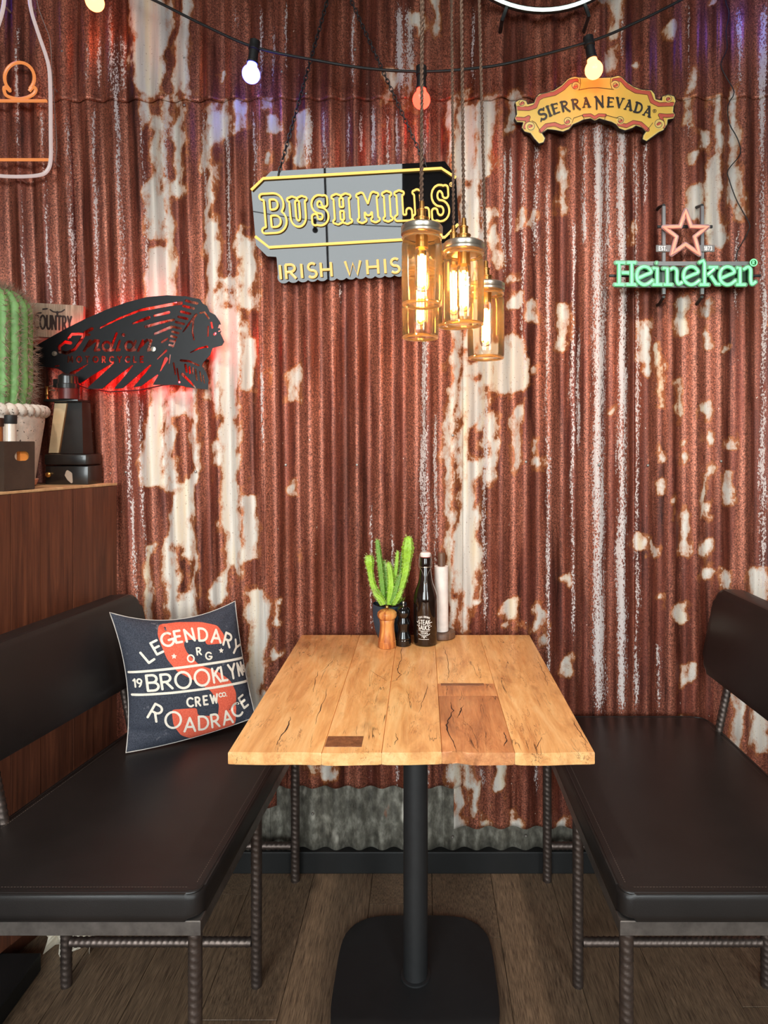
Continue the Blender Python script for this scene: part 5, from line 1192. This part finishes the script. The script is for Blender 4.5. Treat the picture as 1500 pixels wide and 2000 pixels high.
# ================================================================== STRING OF LIGHTS
SD = 1.86
cable_px = [(-420,-330),(-180,-190),(60,-95),(185,-52),(300,0),(400,50),(500,93),(640,122),(730,135),(830,140),(920,134),(1000,122),(1150,82),(1240,45),(1330,0),(1420,-52),(1520,-120),(1700,-250)]
def festoon(label, cable, bulbs, depthf, group):
    t = thing('string_light', label, 'string lights', cable[len(cable)//2], group)
    part('cable', G().tube(fine([tuple(p) for p in cable], 6), 0.0042, 8), M_BLACKPLASTIC, t)
    for (p, lean_, mat) in bulbs:
        ax = Vector((math.sin(lean_), 0, -math.cos(lean_))); rot = ax.to_track_quat('-Z', 'Y').to_matrix().to_4x4()
        g = G().lathe([(0.010, 0.018), (0.0155, 0.014), (0.0155, -0.004), (0.0165, -0.006), (0.0165, -0.012), (0.0135, -0.014), (0.0145, -0.044), (0.0165, -0.046), (0.0165, -0.052)], n=18).xf(Matrix.Translation(p) @ rot)
        sk = part('socket', g, M_BLACKPLASTIC, t)
        prof = [(0.0135, -0.050), (0.015, -0.056)]+[(0.0255*math.sin(PI*(0.28+0.72*i/12)), -0.080-0.0255*-math.cos(PI*(0.28+0.72*i/12))*-1) for i in range(13)]
        prof = [(0.0135, -0.050), (0.0150, -0.058)]+[(0.0262*math.sin(a), -0.0835+0.0262*math.cos(a)) for a in [0.62+(PI-0.62)*i/14 for i in range(15)]]
        part('bulb', G().lathe(prof, n=22).xf(Matrix.Translation(p) @ rot), mat, sk, angle=None)
B_WARM = emis('warm_bulb', (1.0, 0.23, 0.065), 7.5); B_PURP = emis('violet_bulb', (0.07, 0.075, 1.0), 13.0); B_RED = emis('red_bulb', (1.0, 0.03, 0.016), 8.0)
cpts = [P(u, v, SD) for u, v in cable_px]
festoon('black festoon cable with coloured bulbs drooping across the rusted wall', cpts, [(P(184,-52,SD), 0.02, B_WARM), (P(497,90,SD), -0.12, B_PURP), (P(823,140,SD), 0.0, B_RED), (P(1150,82,SD), 0.18, B_WARM), (P(-180,-190,SD), 0, B_PURP), (P(1460,-78,SD), 0, B_PURP)], None, None)
# end fixings
for q in (cpts[0], cpts[-1]): part('wall_hook', G().tube([q, Vector((q.x, WY+0.005, q.z+0.01))], 0.004, 6), M_BLACKMETAL, bpy.data.objects['string_light'])
# a second string by the windows
c2 = [Vector((-2.5+5.0*i/16, -2.2, 2.72-0.36*(1-((i-8)/8)**2)+0.0*i)) for i in range(17)]
festoon('second festoon cable with unlit bulbs by the shop windows', c2, [(c2[i].copy(), 0, plain('frosted_bulb', lin(190, 186, 180), 0.3)) for i in (2, 5, 8, 11, 14)], None, None)

# ================================================================== PENDANT JAR LAMPS
M_JAR = thin_glass('warm_jar_glass', (1.0, 0.96, 0.88), 0.03, 1.45, 0.03, 0.05)
M_BULBG = thin_glass('bulb_glass', (1.0, 0.93, 0.76), 0.02, 1.4)
M_FIL = emis('glowing_filament', (1.0, 0.45, 0.11), 70.0)
M_CORE = emis('bright_tube_core', (1.0, 0.45, 0.11), 17.0)
M_CORD = plain('twisted_brown_cord', lin(84, 62, 48), 0.8, 0, 0.3, 200)
PLAB = ['mason jar pendant lamp hanging highest of the cluster, by the black mirror sign', 'mason jar pendant lamp with script relief on its glass', 'mason jar pendant lamp hanging lowest of the cluster, beside bare wall', 'mason jar pendant lamp close behind the highest one of the cluster, its base lower', 'mason jar pendant lamp half hidden behind the one with script relief']
def pendant(label, u, vtop, vbot, d, utop, script=False):
    top = P(u, vtop, d); bot = P(u, vbot, d); H = top.z-bot.z; R = 0.0415; x, y = top.x, d
    t = thing('pendant_lamp', label, 'pendant lamp', (x, y, bot.z), 'mason jar pendant lamps')
    LZ = 0.022                                                       # lid height
    g = G().lathe([(0.0, 0.004), (R*0.75, 0.004), (R*0.93, 0.001), (R*0.99, 0.010), (R, 0.022), (R, H-LZ-0.022), (R*0.97, H-LZ-0.012), (R*0.90, H-LZ-0.006), (R*0.90, H-LZ+0.012)], (x, y, bot.z), 40, cap=False)
    jar = part('jar', g, M_JAR, t, angle=None)
    part('jar_foot', G().tube([(x+R*0.9*math.cos(a*PI/18), y+R*0.9*math.sin(a*PI/18), bot.z+0.0035) for a in range(36)], 0.0035, 8, True), thin_glass('amber_jar_foot', (1.0, 0.82, 0.5), 0.03, 1.5, 0.05, 0.35), jar)
    part('jar_shoulder', G().tube([(x+R*0.93*math.cos(a*PI/18), y+R*0.93*math.sin(a*PI/18), top.z-LZ-0.004) for a in range(36)], 0.0028, 8, True), MATS['amber_jar_foot'], jar)
    if script:
        fs_ = [f_stroke(fine([(-0.022,-0.004),(-0.012,0.004),(-0.016,0.014),(-0.008,0.016),(-0.010,0.002),(-0.002,0.010),(0.002,0.002),(0.008,0.020),(0.012,0.004),(0.016,0.014),(0.020,0.004),(0.028,0.012)], 4), 0.0011), f_stroke([(-0.026,-0.010),(0.024,-0.002)], 0.0010)]
        part('script_relief', plate(f_union(fs_), (-0.03, 0.032, -0.014, 0.024), 0.0009, lambda a, b_, sd: Vector((x+R*1.01*math.sin(a/R+0.25), y-R*1.01*math.cos(a/R+0.25), bot.z+H*0.47+b_))), thin_glass('relief_glass', (0.86, 0.68, 0.45), 0.1, 1.5, 0.25), jar, smooth=False)
    part('lid_band', G().lathe([(R*0.99, -LZ+0.002), (R*1.03, -LZ+0.003), (R*1.03, -LZ+0.007), (R*1.0, -LZ+0.008), (R*1.03, -LZ+0.010), (R*1.03, -0.004), (R*0.97, -0.001), (R*0.80, 0.0), (0.0, 0.0)], (x, y, top.z), 40), M_TIN, t)
    part('socket', G().lathe([(0.0165, -0.001), (0.0165, 0.004), (0.0135, 0.005), (0.0135, 0.013), (0.0145, 0.014), (0.0145, 0.016), (0.0085, 0.018), (0.0085, 0.030), (0.0095, 0.031), (0.0095, 0.033), (0.0055, 0.035), (0.0045, 0.050), (0.0, 0.050)], (x, y, top.z), 24), M_BRASS, t)
    part('lamp_holder', G().lathe([(0.013, -0.046), (0.013, -0.002)], (x, y, top.z), 20), M_BRASS, t)
    bl = min(H-0.075, 0.125)
    bulb = part('bulb', G().lathe([(0.011, -0.046), (0.014, -0.056), (0.0145, -0.060), (0.0145, -0.046-bl+0.012), (0.010, -0.046-bl+0.002), (0.0, -0.046-bl)], (x, y, top.z), 24, cap=False), M_BULBG, t, angle=None)
    g = G()
    for k in range(6):
        a = k*PI/3+0.4; g.tube([(x+0.0085*math.cos(a), y+0.0085*math.sin(a), top.z-0.062), (x+0.0085*math.cos(a+0.3), y+0.0085*math.sin(a+0.3), top.z-0.046-bl+0.014)], 0.0011, 5)
    part('filament', g, M_FIL, bulb)
    part('filament_core', G().lathe([(0.004, -0.058), (0.0055, -0.066), (0.0055, -0.046-bl+0.016), (0.003, -0.046-bl+0.010)], (x, y, top.z), 12), M_CORE, bulb)
    # twisted cord up to the ceiling
    c1, c2_ = [], []; zt0 = top.z+0.048; n = int((ZT-zt0)/0.006); xt = (utop-PX)/F*d
    for i in range(n+1):
        q = i/n; z = zt0+(ZT-0.02-zt0)*q; xx_ = x+(xt-x)*min(1, q*2.0); a = z/0.022*2*PI
        c1.append((xx_+0.0022*math.cos(a), y+0.0022*math.sin(a), z)); c2_.append((xx_-0.0022*math.cos(a), y-0.0022*math.sin(a), z))
    part('cord', G().tube(c1, 0.0021, 5).tube(c2_, 0.0021, 5), M_CORD, t)
    part('ceiling_rose', G().lathe([(0.030, -0.002), (0.030, -0.018), (0.015, -0.026), (0, -0.026)][::-1], (x+(xt-x), y, ZT), 24), M_BLACKMETAL, t)
    return t
pendant(PLAB[0], 824, 441, 598, 1.290, 823)
pendant(PLAB[1], 906, 474, 637, 1.300, 897, True)
pendant(PLAB[2], 949, 553, 702, 1.43, 930)
pendant(PLAB[3], 821, 513, 662, 1.420, 829)
pendant(PLAB[4], 886, 482, 640, 1.51, 880)

# ================================================================== CEILING SPOTLIGHTS (above the frame)
for i, x in enumerate((-0.75, 0.75)):
    t = thing('ceiling_spotlight', ['black ceiling spotlight on the side of the plank cabinet', 'black ceiling spotlight on the side of the neon star'][i], 'spotlight', (x, 0.35, ZT-0.002), 'ceiling spotlights')
    aim = (Vector((0.1*(1 if x > 0 else -1), 1.5, 0.75))-Vector((x, 0.35, 3.32))).normalized(); rot = aim.to_track_quat('-Z', 'Y').to_matrix().to_4x4(); mt = Matrix.Translation((x, 0.35, 3.32)) @ rot
    part('canopy', G().lathe([(0.06, -0.002), (0.06, -0.02), (0, -0.02)][::-1], (x, 0.35, ZT), 24), M_BLACKMETAL, t)
    part('stem', G().tube([(x, 0.35, ZT-0.02), (x, 0.35, 3.36)], 0.008, 8), M_BLACKMETAL, t)
    part('housing', G().lathe([(0.09, -0.02), (0.095, -0.02), (0.095, 0.10), (0.06, 0.13), (0.0, 0.13)], n=28, cap=False).xf(mt), M_BLACKMETAL, t)
    l = bpy.data.lights.new('spot_lamp', 'SPOT'); l.energy = 110; l.color = (1.0, 0.91, 0.80); l.spot_size = math.radians(76); l.spot_blend = 0.7; l.shadow_soft_size = 0.085
    lo = bpy.data.objects.new('spot_lamp', l); COL.objects.link(lo); lo.parent = t; lo.matrix_local = Matrix.Translation(-Vector((x, 0.35, ZT-0.002))) @ mt @ Matrix.Translation((0, 0, -0.022))

# ================================================================== ON THE TABLE
def tpos(u, vfront, r):
    d_ = (CZ-TZ)*F/(vfront-PY)+r; return Vector(((u-PX)/F*d_, d_, TZ+0.0006))
# potted green euphorbia
pc = Vector(((761-PX)/F*1.905, 1.905, TZ+0.0006))
pl_ = thing('potted_plant', 'bright green finger cactus in a ribbed blue grey pot on the table', 'potted plant', pc)
part('pot', G().lathe([(0.032, 0), (0.036, 0.004), (0.044, 0.03), (0.050, 0.062), (0.0515, 0.104), (0.0495, 0.105), (0.0485, 0.092), (0.0, 0.088)], pc, 144, rmod=lambda a, z: 1+0.018*math.cos(48*a)*(1 if 0.006 < z < 0.097 else 0)), plain('blue_grey_plastic', lin(48, 62, 76), 0.5), pl_)
part('soil', G().lathe([(0.0485, 0.0925), (0.0, 0.095)], pc, 20), plain('potting_soil', lin(54, 40, 30), 0.95), pl_)
M_EUPH = plain('lime_green_cactus', lin(150, 196, 52), 0.5, 0, 0.2, 40); M_EUPH2 = plain('mid_green_cactus', lin(104, 150, 46), 0.5, 0, 0.2, 40)
ZZ6 = zf(680, 1020, 6.25); rr = random.Random(2)
stems = [([(420,1000),(370,900),(300,760),(270,600),(258,480),(256,400)], [9,10,9,9,14,9], 1.862, 0), ([(430,990),(420,800),(395,560),(370,350),(355,210)], [8,9,9,8,6], 1.875, 1), ([(480,1000),(465,760),(450,560),(435,470)], [8,8,7,4], 1.89, 1), ([(500,1000),(525,760),(505,560),(480,490)], [9,11,9,4], 1.868, 0),
 ([(520,1000),(560,740),(590,520),(604,345)], [7,7,6,4], 1.885, 0), ([(540,1000),(620,860),(690,640),(715,480),(728,320),(735,170)], [8,11,12,13,18,9], 1.87, 0), ([(530,990),(600,760),(640,620)], [7,8,5], 1.86, 1), ([(545,990),(630,640),(655,340)], [4,4,2], 1.895, 1), ([(440,1000),(400,930),(340,880),(310,830)], [7,8,7,4], 1.85, 0), ([(490,990),(540,640),(520,520)], [6,6,3], 1.895, 1), ([(560,1000),(620,900),(660,810)], [7,8,4], 1.852, 0)]
for pts, rad, dd, mi in stems:
    q = fine(ZZ6(pts), 12) if len(pts) > 3 else ZZ6([tuple(pts[0][c]+(pts[1][c]-pts[0][c])*k/10 for c in (0, 1)) for k in range(10)]+[tuple(pts[1][c]+(pts[2][c]-pts[1][c])*k/10 for c in (0, 1)) for k in range(11)]); n = len(q); base_r = np.interp(np.linspace(0, 1, n), np.linspace(0, 1, len(rad)), rad)
    w3 = [P(u, v, dd) for u, v in q]; w3[0].z = max(w3[0].z, TZ+0.07)
    rs = [float(b_)*0.00105*6.25/6.25*0.98 for b_ in base_r]; rs = [r*dd/F*1000*0.62 for r in rs]
    rs[-1] *= 0.3; rs[-2] *= 0.62; rs[-3] *= 0.85
    o = part('stem', G().tube(w3, rs, 20, prof=lambda a, t: 1+0.16*math.cos(5*a)*(1+0.5*math.sin(t*95))), M_EUPH if mi == 0 else M_EUPH2, pl_)
    g = G()
    for i in range(2, n-1):
        for k in range(5):
            dr = Vector((rr.uniform(-1, 1), rr.uniform(-1, 0.4), rr.uniform(-0.4, 0.8))).normalized(); spine(g, w3[i]+dr*rs[i]*0.95, dr, rr.uniform(0.004, 0.008), 0.0007)
    part('spines', g, plain('pale_green_spines', lin(206, 214, 140), 0.6), o, smooth=False, kind='stuff')
g0 = None
for i in range(48):
    a = rr.uniform(0, 2*PI); r0 = rr.uniform(0.004, 0.038); p = pc+Vector((r0*math.cos(a), r0*math.sin(a), 0.097+rr.uniform(0, 0.03))); dr = Vector((math.cos(a)*0.9, math.sin(a)*0.9, rr.uniform(0.4, 1.4))).normalized()
    l = rr.uniform(0.014, 0.026); sd_ = dr.cross(Vector((0, 0, 1))).normalized()*l*0.22; upv = sd_.cross(dr).normalized()*0.0018
    g = G(); g.v = [tuple(p), tuple(p+dr*l*0.5+sd_), tuple(p+dr*l), tuple(p+dr*l*0.5-sd_), tuple(p+dr*l*0.5+upv), tuple(p+dr*l*0.5-upv)]; g.f = [(0,1,4),(1,2,4),(2,3,4),(3,0,4),(1,0,5),(2,1,5),(3,2,5),(0,3,5)]
    part('leaf', g, M_EUPH if i % 3 else M_EUPH2, pl_, smooth=False)

# wooden and black mills
wm = tpos(756, 1269, 0.026)
w_ = thing('pepper_mill', 'small turned wooden pepper mill in front of the potted plant', 'pepper mill', wm, 'mills on the table')
def olive():
    m, nt, b = newmat('striped_olive_wood'); v = objvec(nt, (1, 1, 0.08))
    c = ramp(nt, noise(nt, v, 60, 4, 0.6, 0.8), [(0.32, lin(140, 66, 34)), (0.5, lin(206, 128, 66)), (0.66, lin(232, 170, 96))])
    L(nt, c, b.inputs['Base Color']); b.inputs['Roughness'].default_value = 0.35; return m
M_OLIVE = olive()
part('body', G().lathe([(0.0255, 0), (0.0262, 0.004), (0.0255, 0.018), (0.0245, 0.019), (0.0245, 0.022), (0.021, 0.05), (0.0205, 0.066), (0.0222, 0.078), (0.0215, 0.080)], wm, 36), M_OLIVE, w_)
part('head', G().lathe([(0.020, 0.080), (0.0255, 0.084), (0.0285, 0.091), (0.0275, 0.099), (0.021, 0.105), (0.008, 0.108), (0, 0.108)], wm, 36), M_OLIVE, w_)
part('finial', G().lathe([(0.005, 0.107), (0.0035, 0.110), (0.0055, 0.114), (0.0045, 0.118), (0, 0.120)], wm, 16), M_BRASS, w_)
bmp_ = tpos(788, 1264, 0.022)
b_l = thing('pepper_mill', 'glossy black turned pepper mill beside the wooden one', 'pepper mill', bmp_, 'mills on the table')
M_GLOSSB = plain('gloss_black_lacquer', lin(16, 15, 15), 0.12, 0, 0.1, 20, coat=0.6)
part('body', G().lathe([(0.0225, 0), (0.0225, 0.016), (0.021, 0.018), (0.0225, 0.022), (0.019, 0.032), (0.0155, 0.044), (0.018, 0.056), (0.0205, 0.064), (0.0165, 0.074), (0.0150, 0.080)], bmp_, 32), M_GLOSSB, b_l)
part('head', G().lathe([(0.0145, 0.080), (0.0185, 0.086), (0.0200, 0.094), (0.0185, 0.104), (0.012, 0.111), (0.0, 0.113)], bmp_, 32), M_GLOSSB, b_l)
part('finial', G().lathe([(0.0028, 0.112), (0.0024, 0.118), (0.0045, 0.121), (0.004, 0.126), (0, 0.127)], bmp_, 14), M_TIN, b_l)
# steak sauce bottle
sb = tpos(831, 1264, 0.035)
s_ = thing('sauce_bottle', 'brown swing top bottle printed STEAK SAUCE TEXAS on the table', 'bottle', sb)
R = 0.0352
bprof = [(0.031, 0), (0.0345, 0.003), (R, 0.010), (R, 0.128), (0.0345, 0.142), (0.030, 0.158), (0.0235, 0.174), (0.0195, 0.190), (0.0165, 0.215), (0.0150, 0.228), (0.0165, 0.230), (0.0165, 0.250), (0.0145, 0.254), (0, 0.254)]
part('body', G().lathe(bprof, sb, 44), plain('dark_brown_glass', lin(28, 17, 12), 0.06, 0, 0.1, 20, coat=0.5), s_)
part('stopper', G().lathe([(0.010, 0.254), (0.0155, 0.256), (0.016, 0.264), (0.013, 0.267), (0, 0.268)], sb, 24), plain('white_ceramic', lin(232, 222, 216), 0.3), s_)
part('seal', G().lathe([(0.012, 0.2525), (0.0145, 0.2535), (0.0145, 0.256), (0.012, 0.257)], sb, 24), plain('pink_rubber', lin(214, 120, 110), 0.6), s_)
g = G()
for sx in (-1, 1):
    g.tube([(sb.x+sx*0.0170, sb.y, sb.z+0.262), (sb.x+sx*0.0185, sb.y-0.004, sb.z+0.245), (sb.x+sx*0.0190, sb.y-0.006, sb.z+0.226), (sb.x+sx*0.012, sb.y-0.0185, sb.z+0.219), (sb.x+sx*0.004, sb.y-0.0205, sb.z+0.200), (sb.x+sx*0.003, sb.y-0.0235, sb.z+0.182)], 0.0009, 6)
g.tube([(sb.x-0.003, sb.y-0.0235, sb.z+0.182), (sb.x, sb.y-0.024, sb.z+0.179), (sb.x+0.003, sb.y-0.0235, sb.z+0.182)], 0.0009, 6)
g.tube([(sb.x+0.0172*math.cos(a*PI/12), sb.y+0.0172*math.sin(a*PI/12), sb.z+0.226) for a in range(24)], 0.0009, 6, True)
part('wire_bail', g, M_TIN, s_)
fs = text_fields('STEAK', 0.0120, 0.00100, lambda x, y: (x, 0.065+y), 0.2, 0.66)+text_fields('SAUCE', 0.0120, 0.00100, lambda x, y: (x, 0.0495+y), 0.2, 0.62)+text_fields('TEXAS', 0.0072, 0.0006, lambda x, y: (x, 0.0365+y), 0.22, 0.6)+text_fields('TEXAS ORIGINAL', 0.0052, 0.00042, on_arc(0, 0.048, 0.036, 0.006), 0.2, 0.5)
fs += [f_stroke([(-0.0165, 0.046), (0.0165, 0.046)], 0.0006), f_stroke([(-0.016, 0.0215), (0.014, 0.0215)], 0.0006), f_stroke(arc(0, 0.0385, 0.0165, 0.006, 188, 352, 12), 0.0008), f_stroke([(-0.003, 0.031), (0, 0.025), (0.003, 0.031)], 0.0010), f_stroke([(-0.008, 0.0285), (-0.005, 0.0285)], 0.0007), f_stroke([(0.005, 0.0285), (0.008, 0.0285)], 0.0007),
       f_stroke([(-0.0225, 0.071), (-0.019, 0.069)], 0.0011), f_stroke([(0.018, 0.070), (0.023, 0.070)], 0.0011), f_stroke([(-0.021, 0.061), (-0.0205, 0.061)], 0.0013), f_stroke([(0.0205, 0.059), (0.021, 0.059)], 0.0013)]
part('label_print', plate(f_union(fs), (-0.028, 0.028, 0.015, 0.098), 0.0006, lambda x, z, sd: Vector((sb.x+R*1.004*math.sin(x/R-0.12), sb.y-R*1.004*math.cos(x/R-0.12), sb.z+z)), merge=False), plain('white_screen_print', lin(214, 208, 200), 0.6), s_, smooth=False)
# paper roll on a wooden stand
rp = Vector(((862-PX)/F*1.915, 1.915, TZ+0.0006))
h_ = thing('paper_roll_holder', 'dark wood stand with a slim white paper roll behind the bottle', 'roll holder', rp)
M_WAL = wood_mat('dark_walnut', lin(66, 44, 32), lin(96, 66, 48), lin(122, 88, 64), 6, 30, 0.5, axis=0, rnd=False)
part('base', G().lathe([(0.040, 0), (0.0425, 0.003), (0.0425, 0.015), (0.0405, 0.018), (0, 0.018)], rp, 40), M_WAL, h_)
part('rod', G().lathe([(0.011, 0.018), (0.011, 0.252), (0.0095, 0.255), (0, 0.255)], rp, 20), M_WAL, h_)
part('paper_roll', G().lathe([(0.0125, 0.0195), (0.0215, 0.0195), (0.0210, 0.215), (0.0125, 0.215)], rp, 32), plain('white_paper', lin(226, 214, 206), 0.85), h_)
